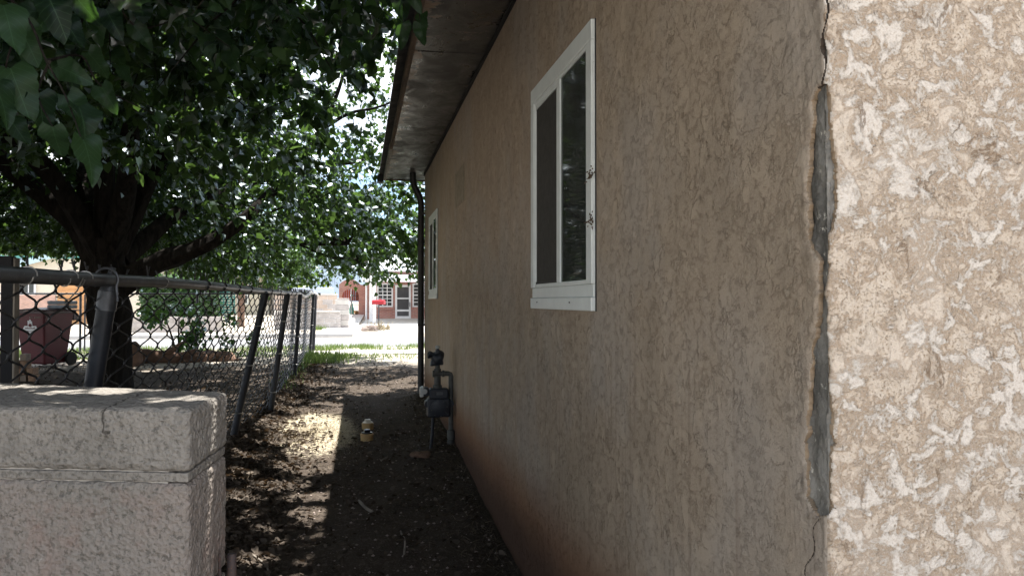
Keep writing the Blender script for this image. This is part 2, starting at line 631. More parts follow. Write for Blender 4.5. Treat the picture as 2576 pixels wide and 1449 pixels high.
M['leaf'] = leaf_mat('mulberry_leaf', (.014, .027, .015), (.028, .054, .024), (.12, .22, .045))
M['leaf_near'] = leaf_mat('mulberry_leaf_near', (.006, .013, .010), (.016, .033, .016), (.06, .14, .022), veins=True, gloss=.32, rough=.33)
M['leaf_bg'] = leaf_mat('light_green_foliage', (.06, .11, .035), (.11, .19, .05), (.20, .34, .06))  # light green leaves of the trees across the street
M['leaf_yellow'] = leaf_mat('yellow_green_foliage', (.14, .20, .03), (.24, .30, .04), (.40, .46, .05))
M['leaf_hedge'] = leaf_mat('dark_hedge_foliage', (.025, .055, .02), (.06, .11, .035), (.08, .17, .03))
M['dry_leaf'] = leaf_mat('dry_fallen_leaf', (.045, .038, .032), (.145, .122, .102), (.05, .03, .015), gloss=0.0, rough=.6)
M['straw'] = leaf_mat('dry_straw', (.24, .205, .15), (.56, .50, .38), (.20, .17, .11), gloss=0.0)  # pale dry grass, lifted in colour to strengthen the sun patch
M['litter_straw'] = leaf_mat('shade_toned_straw', (.05, .04, .03), (.17, .14, .105), (.04, .03, .02), gloss=0.0)  # straw darkened in its colour for the shaded alley floor
M['grass'] = leaf_mat('grass_blade', (.06, .10, .03), (.14, .19, .06), (.20, .30, .07), gloss=.05)


def ground_mat():
    k = N('yard_ground')
    v = k.coord()
    p = k.xyz(v)
    n1 = k.noise(v, 2.2, 6, .65)
    n2 = k.noise(v, 26, 6, .7)
    dirt = k.ramp(n1, (.3, (.045, .036, .030)), (.7, (.085, .068, .055)))
    dirt = k.mix(k.ramp(n2, (.52, 0), (.66, .8)), dirt, (.125, .105, .088))
    dirt = k.mix(k.ramp(k.noise(v, 75, 4, .7), (.60, 0), (.66, .8)), dirt, (.22, .195, .165))
    # a worn mat of dry grass in the middle of the alley, paled to boost the pool of sun
    ex = k.math('POWER', k.math('DIVIDE', k.math('ADD', p[0], .45), .42), 2.0)
    ey = k.math('POWER', k.math('DIVIDE', k.math('SUBTRACT', p[1], 8.5), 1.15), 2.0)
    mat_ = k.smooth(k.math('ADD', k.math('ADD', ex, ey), k.math('MULTIPLY', k.math('SUBTRACT', n2, .5), 2.2)), 1.25, .55)
    dirt = k.mix(mat_, dirt, (.46, .41, .31))
    gravel = k.ramp(k.noise(v, 18, 6, .75), (.3, (.33, .29, .245)), (.7, (.50, .46, .40)))
    yy = k.math('ADD', p[1], k.math('MULTIPLY', n1, 3.0))
    far = k.smooth(yy, 15.4, 17.2)
    near = k.smooth(yy, 1.9, 1.0)
    c = k.mix(k.math('MAXIMUM', far, near), dirt, gravel)
    nb = k.bump(k.math('ADD', n2, k.math('MULTIPLY', k.noise(v, 75, 4, .7), .6)), .9, .02)
    k.principled(c, .97, 0, .1, nb)
    return k.m


M['ground'] = ground_mat()
M['concrete'] = plain('pale_concrete', (.52, .50, .47), .9, .12, 3, .3, 90, .003)
M['asphalt'] = plain('worn_grey_asphalt', (.19, .19, .20), .9, .12, 1.2, .4, 70, .004, fleck=(.62, (.24, .24, .24)))


def brick_mat():
    k = N('red_brick_wall')
    tc = k.n('ShaderNodeTexCoord')
    s = k.xyz(tc.outputs['Object'])
    cb = k.n('ShaderNodeCombineXYZ')
    k.l(k.math('ADD', s[0], s[1]), cb.inputs[0])
    k.l(s[2], cb.inputs[1])
    b = k.n('ShaderNodeTexBrick')
    b.inputs['Scale'].default_value = 1.0
    b.inputs['Brick Width'].default_value = .22
    b.inputs['Row Height'].default_value = .075
    b.inputs['Mortar Size'].default_value = .008
    b.inputs['Color1'].default_value = (.44, .19, .15, 1)
    b.inputs['Color2'].default_value = (.34, .14, .115, 1)
    b.inputs['Mortar'].default_value = (.42, .36, .33, 1)
    k.l(cb.outputs[0], b.inputs['Vector'])
    c = k.mix(k.ramp(k.noise(tc.outputs['Object'], 2.5, 5, .65), (.5, 0), (.72, .6)), b.outputs['Color'], (.46, .30, .26))
    k.principled(c, .9, 0, .15, k.bump(b.outputs['Fac'], -.5, .01))
    return k.m


M['brick'] = brick_mat()
M['white_paint'] = plain('white_paint', (.74, .75, .77), .6, .06, 5, .1, 60, .002)
M['white_roof'] = plain('white_metal_roof', (.66, .68, .70), .45, .06, 2, .05, 40, .002, metal=.1)
M['door_screen'] = plain('grey_screen_door_mesh', (.075, .075, .08), .6, .2, 3, 0)
M['red_wood'] = plain('red_stained_wood', (.38, .085, .045), .7, .25, 6, .4, 40, .005, stretch=(6, 6, .5))
M['iron'] = plain('black_iron', (.02, .02, .02), .5, .2, 9, 0)
M['teal'] = plain('teal_paint', (.10, .33, .30), .6, .15, 4, 0)
M['terracotta'] = plain('terracotta_pot', (.55, .32, .14), .8, .2, 6, .2)
M['red_box'] = plain('red_mailbox_enamel', (.34, .012, .02), .35, .1, 8, 0)
M['grey_block'] = plain('grey_concrete_block', (.40, .37, .355), .95, .18, 5, .5, 60, .006)
M['tan_block'] = plain('tan_concrete_block', (.45, .37, .31), .95, .2, 5, .5, 60, .006)
M['rock'] = plain('field_stone', (.30, .245, .22), .95, .35, 4, .9, 12, .04)
M['bin_red'] = plain('maroon_plastic', (.085, .010, .016), .5, .15, 5, .1, 60, .002)
M['bin_lid'] = plain('dark_bin_lid', (.05, .022, .026), .42, .2, 5, .1, 60, .002)
M['rubber'] = plain('black_rubber', (.015, .015, .015), .8, .2, 20, .2)
M['cushion'] = plain('grey_blue_foam', (.24, .27, .31), .95, .2, 14, .6, 60, .006)
M['paver'] = plain('sandy_brick', (.31, .195, .13), .95, .3, 14, .6, 90, .004)
M['paver_grey'] = plain('grey_brown_brick', (.26, .21, .17), .95, .3, 14, .6, 90, .004)
M['stake_dark'] = plain('tarred_timber', (.012, .012, .014), .8, .3, 14, .5, 60, .004, stretch=(1, 1, .2))
M['stake_pale'] = plain('grey_timber', (.24, .21, .175), .9, .3, 14, .5, 60, .004, stretch=(1, 1, .2))
M['cream_wall'] = plain('cream_stucco_far', (.60, .55, .46), .95, .08, 2, .3, 20, .01)
M['shingle'] = plain('pinkish_shingles', (.27, .20, .195), .95, .2, 5, .6, 14, .02, stretch=(1, 1, 4))
M['blue_trim'] = plain('pale_blue_trim', (.42, .58, .64), .6, .06, 4, 0)
M['orange_wood'] = plain('orange_varnished_wood', (.50, .27, .12), .6, .2, 3, .2, 30, .004, stretch=(1, 1, 4))
M['pink_base'] = plain('pink_brick_base', (.50, .33, .27), .9, .15, 6, .4, 24, .006)
M['green_lath'] = plain('dark_green_lath', (.03, .14, .12), .6, .2, 8, 0)
M['wood_log'] = plain('weathered_log', (.14, .085, .06), .95, .4, 9, .9, 30, .01, stretch=(.3, 1, 1))
M['hill'] = plain('blue_grey_mountain', (.10, .13, .17), 1, .2, .02, 0)
M['blue_panel'] = plain('pale_blue_panel', (.50, .57, .68), .5, .06, 3, 0)

# ------------------------------------------------------------------ terrain
GY = [-400, 2.5, 4.2, 7.2, 9.5, 12.6, 15.0, 16.4, 19.9, 20.3, 25.7, 26.4, 30, 36, 42, 48, 60, 400]
GZ = [0.0, 0.0, 0.02, .12, .165, .29, .36, .385, .385, .28, .28, .45, .47, .49, .52, .66, .7, .9]


def bumpy(x, y):
    return .018 * np.sin(2.1 * x + 1.3 * y) * np.sin(1.7 * y - .6 * x) + .010 * np.sin(6.3 * x + 2.2 * y + 1) * np.sin(4.9 * y - 3 * x) \
        + .006 * np.sin(13 * x - 7 * y) * np.sin(11 * y + 5 * x)


def ground_z(x, y):
    x = np.asarray(x, float)
    y = np.asarray(y, float)
    z = np.interp(y, GY, GZ)
    alley = np.clip((y - 2) / 2, 0, 1) * np.clip((15 - y) / 3, 0, 1)
    # soil banked against the fence and against the house wall
    z = z + alley * (.10 * np.exp(-((x + 1.25) / .38) ** 2) + .07 * np.exp(-((x - .95) / .33) ** 2) * np.clip((y - 5) / 2, 0, 1))
    rough = np.clip((18 - y) / 2, 0, 1)
    return z + bumpy(x, y) * rough


def axis(*segs):
    out = []
    for a, b, n in segs:
        out += list(np.linspace(a, b, n, endpoint=False))
    out.append(segs[-1][1])
    return np.array(out)


gx = axis((-400, -40, 8), (-40, -12, 14), (-12, -2.2, 40), (-2.2, 1.4, 72), (1.4, 12, 20), (12, 60, 10), (60, 400, 6))
gy = axis((-300, -20, 6), (-20, 0, 20), (0, 3, 24), (3, 12, 150), (12, 20, 90), (20, 32, 60), (32, 62, 30), (62, 500, 8))
XX, YY = np.meshgrid(gx, gy)
ZZ = ground_z(XX, YY)
nx, ny = len(gx), len(gy)
idx = np.arange(nx * ny).reshape(ny, nx)
quads = np.stack([idx[:-1, :-1], idx[:-1, 1:], idx[1:, 1:], idx[1:, :-1]], -1).reshape(-1, 4)
struct(np_mesh('ground', np.stack([XX, YY, ZZ], -1).reshape(-1, 3), quads, M['ground'], smooth=True))

# pavement on this side, road, kerb and driveway on the other side
GAPS = np.arange(-30, 13, 1.52)
walk = bpy.data.objects.new('pavement', None)
COL.objects.link(walk)
struct(walk)
for a in GAPS:
    MB().box(a, a + 1.508, 16.85, 18.05, .30, .408 + random.uniform(-.003, .003)).build('slab', M['concrete'], walk, bevel=.008)
struct(MB().box(-120, 120, 20.1, 25.98, .2, .335).build('road', M['asphalt']))
kerb = bpy.data.objects.new('kerb', None)
COL.objects.link(kerb)
struct(kerb)
for a in np.arange(-41, 41, 2.4):
    if -.8 < a < 6 and a + 2.4 > 1.5:
        continue
    MB().box(a, a + 2.385, 25.985, 26.22, .25, .475).build('kerb_stone', M['concrete'], kerb, bevel=.02)
drive = MB()
drive.add([(1.2, 25.99, .34), (14, 25.99, .34), (14, 26.6, .47), (-.1, 30, .492), (1.0, 26.7, .475), (14, 42.0, .56), (.35, 42.0, .56), (.0, 31.5, .50)],
          [(0, 1, 2, 4), (4, 2, 5, 6, 7, 3)])
struct(drive.build('driveway', M['concrete']))
struct(MB().prism([(-1.35, 27.4), (-.2, 27.4), (.30, 48.9), (-1.25, 48.9)], [.3, .3, .4, .4], [.487, .487, .70, .70]).build('garden_path', M['concrete']))

# distant ridge
ridge = MB()
rp = []
for i in range(61):
    x = -900 + i * 30
    rp.append((x, 900, 55 + 26 * math.sin(i * .37) + 14 * math.sin(i * 1.1 + 1) + random.uniform(-4, 4)))
n = len(rp)
ridge.add([(p[0], 780, -2) for p in rp] + rp + [(p[0], 1000, -2) for p in rp],
          [(i, i + 1, n + i + 1, n + i) for i in range(n - 1)] + [(n + i, n + i + 1, 2 * n + i + 1, 2 * n + i) for i in range(n - 1)])
struct(ridge.build('hills', M['hill'], smooth=True))

# ------------------------------------------------------------------ the stucco house on the right
WX = 0.89          # plane of the long side wall
CY = 1.347         # near corner, plane of the front facade
FY = 10.78         # far corner
house = thing('stucco_house', 'tan stucco house with a cracked corner and deep dark eave', 'house', (WX, CY, 0))
WTOP = 3.36
WIN1 = (2.83, 3.895, 1.51, 2.637)      # y0,y1,z0,z1 of the outer trim
WIN2 = (8.92, 9.95, 1.575, 2.62)
EDGE_S, EDGE_F = .16, .12              # reach of the modelled corner piece on either wall
ZC0, ZC1 = .85, 2.35

side = MB()


def wall_rect(y0, y1, z0, z1):
    side.add([(WX, y0, z0), (WX, y0, z1), (WX, y1, z1), (WX, y1, z0)], [(0, 1, 2, 3)])


IN = .06
holes = []
for (a, b, c, d) in (WIN1, WIN2):
    holes.append((a + IN, b - IN, c + IN, d - IN))
ys = [CY + EDGE_S, holes[0][0], holes[0][1], holes[1][0], holes[1][1], FY]
wall_rect(ys[0], ys[1], -.25, WTOP)
for i, h in enumerate(holes):
    wall_rect(h[0], h[1], -.25, h[2])
    wall_rect(h[0], h[1], h[3], WTOP)
    side.add([(WX, h[0], h[2]), (WX, h[0], h[3]), (WX + .12, h[0], h[3]), (WX + .12, h[0], h[2])], [(0, 1, 2, 3)])
    side.add([(WX, h[1], h[2]), (WX, h[1], h[3]), (WX + .12, h[1], h[3]), (WX + .12, h[1], h[2])], [(3, 2, 1, 0)])
wall_rect(ys[2], ys[3], -.25, WTOP)
wall_rect(ys[4], ys[5], -.25, WTOP)
side.add([(WX, CY, ZC1), (WX, CY, WTOP), (WX, CY + EDGE_S, WTOP), (WX, CY + EDGE_S, ZC1)], [(0, 1, 2, 3)])
side.add([(WX, CY, -.25), (WX, CY, ZC0), (WX, CY + EDGE_S, ZC0), (WX, CY + EDGE_S, -.25)], [(0, 1, 2, 3)])
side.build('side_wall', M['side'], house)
fac = MB()
fac.add([(WX + EDGE_F, CY, -.25), (WX + EDGE_F, CY, WTOP), (9.0, CY, WTOP), (9.0, CY, -.25)], [(3, 2, 1, 0)])
fac.add([(WX, CY, ZC1), (WX, CY, WTOP), (WX + EDGE_F, CY, WTOP), (WX + EDGE_F, CY, ZC1)], [(3, 2, 1, 0)])
fac.add([(WX, CY, -.25), (WX, CY, ZC0), (WX + EDGE_F, CY, ZC0), (WX + EDGE_F, CY, -.25)], [(3, 2, 1, 0)])
fac.build('front_wall', M['facade'], house)
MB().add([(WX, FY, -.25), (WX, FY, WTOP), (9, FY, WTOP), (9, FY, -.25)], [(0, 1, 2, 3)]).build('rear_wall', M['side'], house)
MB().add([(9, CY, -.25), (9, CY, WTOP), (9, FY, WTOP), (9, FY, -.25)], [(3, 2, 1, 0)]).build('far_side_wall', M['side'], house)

# broken corner: stucco skin as a fine unrolled sheet with the fallen piece cut out, grey plaster behind
CT = [(-5, 2076, 2090), (60, 2077, 2087), (108, 2073, 2083), (125, 2071, 2082), (140, 2073, 2080), (180, 2074, 2078), (208, 2071, 2080), (222, 2062, 2084), (240, 2053, 2087), (300, 2053, 2090),
      (345, 2046, 2096), (380, 2040, 2100), (450, 2037, 2106), (520, 2038, 2104), (560, 2042, 2096), (600, 2039, 2086), (632, 2052, 2081), (650, 2062, 2079), (660, 2064, 2080),
      (664, 2064, 2089), (680, 2063, 2083), (705, 2062, 2077), (735, 2066, 2074), (770, 2062, 2077), (815, 2060, 2077), (835, 2060, 2074), (862, 2053, 2080), (885, 2045, 2081),
      (950, 2041, 2082), (1000, 2036, 2087), (1040, 2033, 2091), (1080, 2029, 2089), (1115, 2027, 2089), (1145, 2026, 2083), (1200, 2024, 2084), (1240, 2026, 2085),
      (1275, 2034, 2091), (1285, 2040, 2086), (1296, 2046, 2072), (1304, 2056, 2060), (1312, 2050, 2050)]
cz = np.array([HC + ((724.5 - p[0]) / FPX + .0166) * 1.5 for p in CT])[::-1]
cl = np.array([(p[1] - 2080) / 758.0 for p in CT])[::-1]
cr_ = np.array([(p[2] - 2080) / (1160.0 if p[2] > 2080 else 758.0) for p in CT])[::-1]
ds, dz_ = .0025, .0035
S = np.arange(-EDGE_S, EDGE_F + 1e-6, ds)
Zs = np.linspace(ZC0, ZC1, int((ZC1 - ZC0) / dz_))
SS, ZS = np.meshgrid(S, Zs)


def nz(a, b, seed):
    r = np.random.default_rng(seed)
    out = np.zeros_like(a)
    amp = 1.0
    fr = 1.0
    for o in range(5):
        for _ in range(3):
            kx, kz = r.normal(size=2) * fr
            out += amp * np.sin(a * kx * 60 + b * kz * 60 + r.uniform(0, 6.28)) / 3
        amp *= .55
        fr *= 1.9
    return out


edge_w = np.minimum(np.minimum((SS + EDGE_S) / .03, (EDGE_F - SS) / .03), np.minimum((ZS - ZC0) / .03, (ZC1 - ZS) / .03)).clip(0, 1)
relief = (nz(SS, ZS, 3) * .0012 + .0012) * edge_w
rr = .013   # worn round corner


def unroll(s, z, off, rr=rr):
    """point on the corner skin; off = outward offset"""
    x = np.where(s < 0, WX, WX + s)
    y = np.where(s < 0, CY - s, CY)
    nxv = np.where(s < -rr, -1.0, np.where(s > rr, 0.0, -(rr - s) / (2 * rr)))
    nyv = np.where(s < -rr, 0.0, np.where(s > rr, -1.0, -(s + rr) / (2 * rr)))
    ln = np.sqrt(nxv ** 2 + nyv ** 2)
    ins = np.clip(1 - np.abs(s) / rr, 0, 1) ** 1.6 * rr * .42
    return np.stack([x + nxv / ln * (off - ins), y + nyv / ln * (off - ins), z], -1)


jag = np.random.default_rng(9)


def jagged(amp, step):
    k_ = np.arange(ZC0, ZC1 + step, step)
    return np.interp(Zs, k_, jag.normal(size=len(k_)) * amp)


wl = np.interp(Zs, cz, cl) - .009 + nz(Zs * 0, Zs, 5) * .0018 + jagged(.0030, .019) + jagged(.0016, .007)
wr = np.interp(Zs, cz, cr_) + .003 + nz(Zs * 0, Zs, 6) * .0015 + jagged(.0022, .017) + jagged(.0014, .006)
smid = (S[:-1] + S[1:]) / 2
wide = ((Zs < HC + ((724.5 - 205) / FPX + .0166) * 1.5) & (Zs > cz[0]))[:, None]
worn = np.clip(1 - (wl[:, None] - SS) / (.013 + .006 * np.sin(ZS * 31)), 0, 1) ** 2 * .0045 * wide * (SS < wl[:, None] + .01)
worn2 = np.clip(1 - (SS - wr[:, None]) / .006, 0, 1) ** 2 * .002 * wide * (SS > wr[:, None] - .005)
relief = relief - np.where(SS < (wl[:, None] + wr[:, None]) / 2, worn, worn2)
P = unroll(SS, ZS, relief)
zmid = (Zs[:-1] + Zs[1:]) / 2
L_ = np.interp(zmid, Zs, wl)
R_ = np.interp(zmid, Zs, wr)
ok = (zmid > cz[0]) & (zmid < cz[-1])
cut = (smid[None, :] > L_[:, None]) & (smid[None, :] < R_[:, None]) & ok[:, None]
# above the wide part only a hairline remains
hair = zmid > (HC + ((724.5 - 210) / FPX + .0166) * 1.5)
hc = np.interp(zmid, cz, (cl + cr_) / 2) + .006 * np.sin(zmid * 60)
bulge = np.exp(-((zmid - (HC + ((724.5 - 122) / FPX + .0166) * 1.5)) / .018) ** 2) * .006
cut = np.where(hair[:, None], np.abs(smid[None, :] - hc[:, None]) < (.0024 + bulge)[:, None], cut)
# hairline running down and away below the hole
hl = zmid < cz[0] + .004
zb = cz[0] - zmid
hc2 = -.03 - .35 * zb - .010 * np.sin(zb * 70)
cut = np.where(hl[:, None], (np.abs(smid[None, :] - hc2[:, None]) < .0016) & (zb < .22)[:, None], cut)
ni, nj = len(Zs), len(S)
idx = np.arange(ni * nj).reshape(ni, nj)
q = np.stack([idx[:-1, :-1], idx[:-1, 1:], idx[1:, 1:], idx[1:, :-1]], -1)
keep = ~cut
sm = np.broadcast_to(smid[None, :], cut.shape)
front_q = q[keep]
TH = .015
P2 = unroll(SS, ZS, np.minimum(relief - .003, np.where(SS < -.012, -.013, -TH)))
allv = np.concatenate([P.reshape(-1, 3), P2.reshape(-1, 3)])
off = ni * nj
walls = []
for (di, dj, a, b) in ((0, -1, 0, 3), (0, 1, 2, 1), (-1, 0, 1, 0), (1, 0, 3, 2)):
    nb_ = np.ones_like(keep)
    src = cut.copy()
    sh = np.zeros_like(cut)
    if di == 0:
        if dj == -1:
            sh[:, 1:] = cut[:, :-1]
        else:
            sh[:, :-1] = cut[:, 1:]
    else:
        if di == -1:
            sh[1:, :] = cut[:-1, :]
        else:
            sh[:-1, :] = cut[1:, :]
    e = q[keep & sh]
    if len(e):
        walls.append(np.stack([e[:, a], e[:, b], e[:, b] + off, e[:, a] + off], -1))
walls = np.concatenate(walls)
fq = np.concatenate([front_q, walls])
skin = np_mesh('corner_stucco', allv, fq, M['facade'], house, smooth=True)
skin.data.materials.append(M['side'])
skin.data.materials.append(M['stucco_edge'])
skin.data.materials.append(M['crack'])
wz_ = allv[walls[:, 0], 2]
mi = np.concatenate([np.where(sm[keep] < -.004, 1, 0), np.where((wz_ < cz[0] + .004) | (wz_ > HC + ((724.5 - 212) / FPX + .0166) * 1.5), 3, 2)]).astype(np.int32)
# a thin worn lip of the pale coat shows on the side wall along the break
Lb = np.broadcast_to(L_[:, None], cut.shape)
okb = np.broadcast_to((ok & ~hair)[:, None], cut.shape)
zb_ = np.broadcast_to(zmid[:, None], cut.shape)
lip = (sm < Lb) & (sm > Lb - np.clip(.003 + .004 * np.sin(zb_ * 23) + .003 * np.sin(zb_ * 71 + 1) + .0025 * np.sin(zb_ * 171), 0, .02)) & okb
skin.data.polygons.foreach_set('material_index', mi)
skin['label'] = 'broken stucco corner with a long vertical hole'
# grey substrate
S3 = np.linspace(-EDGE_S, EDGE_F, 80)
Z3 = np.linspace(ZC0, ZC1, 420)
A3, B3 = np.meshgrid(S3, Z3)
lump = nz(A3 * 1.5, B3 * .9, 21) * .0022 + .0030 * np.tanh(9 * np.sin(A3 * 105 + 1.5 * np.sin(B3 * 9) + .7 * np.sin(B3 * 47))) + np.random.default_rng(4).normal(size=A3.shape) * .0005
P3 = unroll(A3, B3, lump - .0125, .009)
i3 = np.arange(P3.shape[0] * P3.shape[1]).reshape(P3.shape[:2])
np_mesh('exposed_grey_plaster', P3.reshape(-1, 3), np.stack([i3[:-1, :-1], i3[:-1, 1:], i3[1:, 1:], i3[1:, :-1]], -1).reshape(-1, 4), M['lath'], house, smooth=True)

# rectangular smear of repair stucco near the far window
pm = MB()
pm.box(WX - .004, WX + .01, 6.62, 7.25, 2.42, 2.75)
pm.build('repair_patch', M['patch'], house, bevel=.003)


def window(y0, y1, z0, z1, big):
    """sliding window, trim proud of the wall; fixed pane towards the camera, screened sash beyond"""
    tw, bt, hd = (.070, .105, .078) if big else (.062, .10, .072)
    X0 = WX - .020
    root = MB()
    # trim: jambs, head and a taller sill with a stepped profile
    for (a, b) in ((y0, y0 + tw), (y1 - tw, y1)):
        root.box(X0, WX + .05, a, b, z0 + bt, z1 - hd)
    root.box(X0, WX + .05, y0, y1, z1 - hd, z1)
    root.box(X0 - .002, WX + .05, y0, y1, z0, z0 + bt * .52)
    root.box(X0 + .008, WX + .05, y0 + .001, y1 - .001, z0 + bt * .52, z0 + bt)
    w = root.build('window', M['white_vinyl'], house, bevel=.004)
    a, b, c, d = y0 + tw, y1 - tw, z0 + bt, z1 - hd
    ym = a + (b - a) * .48
    fr = MB()
    s = .018
    x1, x2 = WX - .015, WX + .045
    for (p_, q_) in ((a, a + s), (b - s, b)):
        fr.box(x1, x2, p_, q_, c, d)
    fr.box(x1, x2, a + s, b - s, d - s, d)
    fr.box(x1, x2, a + s, b - s, c, c + s)
    fr.build('inner_frame', M['white_vinyl'], w, bevel=.002)
    MB().box(x1 - .002, x2, ym - .03, ym + .03, c + s, d - s).build('meeting_stile', M['white_vinyl'], w, bevel=.003)
    MB().box(x1 + .002, x1 + .01, ym + .030, b - s, c + s, c + s + .012).build('sash_rail', M['seal'], w)
    MB().box(x1 + .002, x1 + .006, ym + .030, b - s, d - s - .022, d - s).build('sash_rail', M['white_vinyl'], w)
    MB().box(x1 + .005, x1 + .009, a + s, ym - .030, c + s, d - s).build('pane', M['glass'], w)
    MB().box(x1 + .022, x1 + .026, ym + .030, b - s, c + s + .012, d - s - .022).build('pane', M['glass'], w)
    MB().box(x1 + .007, x1 + .0085, ym + .030, b - s, c + s + .012, d - s - .022).build('insect_screen', M['screen'], w)
    MB().box(WX - .005, WX, y0 - .004, y0 - .0005, z0, z1).build('seal_strip', M['seal'], w)
    cur = MB()
    nn = 60
    pts = []
    for i in range(nn + 1):
        yy = a + (b - a) * i / nn
        pts.append((WX + .075 + .022 * math.sin(i * 1.05) + .012 * math.sin(i * .37), yy))
    cur.add([(p[0], p[1], c - .05) for p in pts] + [(p[0], p[1], d + .05) for p in pts], [(i, i + 1, nn + 2 + i, nn + 1 + i) for i in range(nn)])
    cur.build('curtain', M['curtain'], w, smooth=True)
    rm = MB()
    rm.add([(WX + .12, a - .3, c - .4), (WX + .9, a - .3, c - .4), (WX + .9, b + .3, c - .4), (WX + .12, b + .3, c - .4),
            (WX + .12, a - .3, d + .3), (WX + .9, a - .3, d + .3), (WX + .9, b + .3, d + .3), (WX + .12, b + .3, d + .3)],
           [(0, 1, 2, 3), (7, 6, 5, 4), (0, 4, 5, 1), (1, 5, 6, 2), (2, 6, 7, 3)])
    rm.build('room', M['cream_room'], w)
    if big:
        for (yy, rw) in ((y0 + .30, .012), (y1 - .16, .010)):
            MB().box(X0 - .004, X0, yy, yy + rw, z0 + .030, z0 + .036).build('weep_hole', M['seal'], w)
        for zz in (2.03, 1.86):
            nst = MB()
            for _ in range(18):
                c0 = Vector((X0 - .004, y0 - .004, zz)) + Vector((random.gauss(0, .006), random.gauss(0, .008), random.gauss(0, .014)))
                nst.tube([c0, c0 + Vector((random.uniform(-.016, .004), random.uniform(-.016, .016), random.uniform(-.016, .016)))], [.0035, .0008], 5)
            nst.build('dried_nest', M['nest'], w)
    return w


w1 = window(*WIN1, True)
w1['label'] = 'large white sliding window with dried nests on its near edge'
w2 = window(*WIN2, False)
w2['label'] = 'far white sliding window close to the downspout'

# eave: three soffit sheets with open joints, bed mould, fascia, corrugated roof
EX = .345
ZW, ZO = 3.325, 3.318       # soffit height at the wall, at the outer edge
RY0, RY1 = 1.05, 11.36
cuts = [RY0, 3.05, 5.46, 7.90, RY1]
for a, b in zip(cuts[:-1], cuts[1:]):
    sag = random.uniform(-.004, .004)
    sf = MB()
    n = 12
    vv, ff = [], []
    for i in range(n + 1):
        y = a + .008 + (b - a - .016) * i / n
        for (x, z) in ((WX + (.0 if y < FY - .05 else .9), ZW), (EX, ZO)):
            vv.append((x, y, z + sag + .003 * math.sin(y * 2.4)))
        for (x, z) in ((WX + (.0 if y < FY - .05 else .9), ZW + .012), (EX, ZO + .012)):
            vv.append((x, y, z + sag))
    for i in range(n):
        p_, q_ = 4 * i, 4 * i + 4
        ff += [(p_, p_ + 1, q_ + 1, q_), (p_ + 2, q_ + 2, q_ + 3, p_ + 3), (p_ + 1, p_ + 3, q_ + 3, q_ + 1)]
    ff += [(0, 2, 3, 1), (4 * n, 4 * n + 1, 4 * n + 3, 4 * n + 2)]
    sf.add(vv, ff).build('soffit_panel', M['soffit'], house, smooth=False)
MB().box(WX - .022, WX + .0, CY - .02, FY, ZW - .032, ZW - .006).build('bed_moulding', M['stake_dark'], house, bevel=.003)
MB().box(EX - .008, EX + .028, RY0, 9.0, ZO - .010, ZO + .055).build('fascia', M['fascia'], house, bevel=.004)
MB().box(EX - .012, EX + .026, 9.0, RY1 + .01, ZO - .018, ZO + .055).build('fascia', M['white_fascia'], house, bevel=.004)
MB().box(EX - .03, WX + .9, RY1 + .002, RY1 + .03, ZO - .01, ZW + .16).build('end_board', M['fascia'], house, bevel=.003)
rf = MB()
vv, ff = [], []
pitch_w = .076
ncor = int((RY1 + .1 - RY0) / pitch_w * 8)
for i in range(ncor + 1):
    y = RY0 - .02 + i * pitch_w / 8
    w = .013 * math.cos(2 * math.pi * i / 8)
    vv += [(EX - .075, y, ZO + .072 + w), (5.0, y, ZO + 1.02 + w), (EX - .075, y, ZO + .068 + w)]
for i in range(ncor):
    ff += [(3 * i, 3 * i + 3, 3 * i + 4, 3 * i + 1), (3 * i + 2, 3 * i + 1, 3 * i + 4, 3 * i + 5), (3 * i, 3 * i + 2, 3 * i + 5, 3 * i + 3)]
rf.add(vv, ff).build('roof', M['roof_metal'], house, smooth=True)
MB().add([(5.0, RY0, ZO + 1.02), (9.6, RY0, ZO + .1), (9.6, RY1, ZO + .1), (5.0, RY1, ZO + 1.02)], [(0, 1, 2, 3)]).build('roof_back_slope', M['roof_metal'], house)
for yy in (CY + .002, FY - .002):
    MB().add([(WX, yy, WTOP), (9, yy, WTOP), (5.0, yy, ZO + 1.0)], [(0, 1, 2)]).build('gable', M['side'], house)
MB().box(EX - .10, EX - .014, RY1 - .10, RY1 + .06, ZO - .05, ZO + .06).build('gutter_end', M['black_pipe'], house, bevel=.006)

dp = thing('downspout', 'black downspout running down the far corner of the stucco house', 'downspout', (WX - .04, FY - .04, .2))
MB().tube([(WX - .17, FY - .06, ZO + .02), (WX - .17, FY - .05, ZO - .08), (WX - .15, FY - .03, ZO - .17), (WX - .07, FY - .01, ZO - .32), (WX - .052, FY, ZO - .42), (WX - .05, FY, .30),
           (WX - .06, FY - .02, .24), (WX - .14, FY - .16, .19)], .045, 10).build('pipe', M['black_pipe'], dp, smooth=True)
for zz in (2.75, 1.2):
    MB().box(WX - .098, WX - .002, FY - .045, FY - .015, zz, zz + .03).build('bracket', M['black_pipe'], dp, bevel=.002)

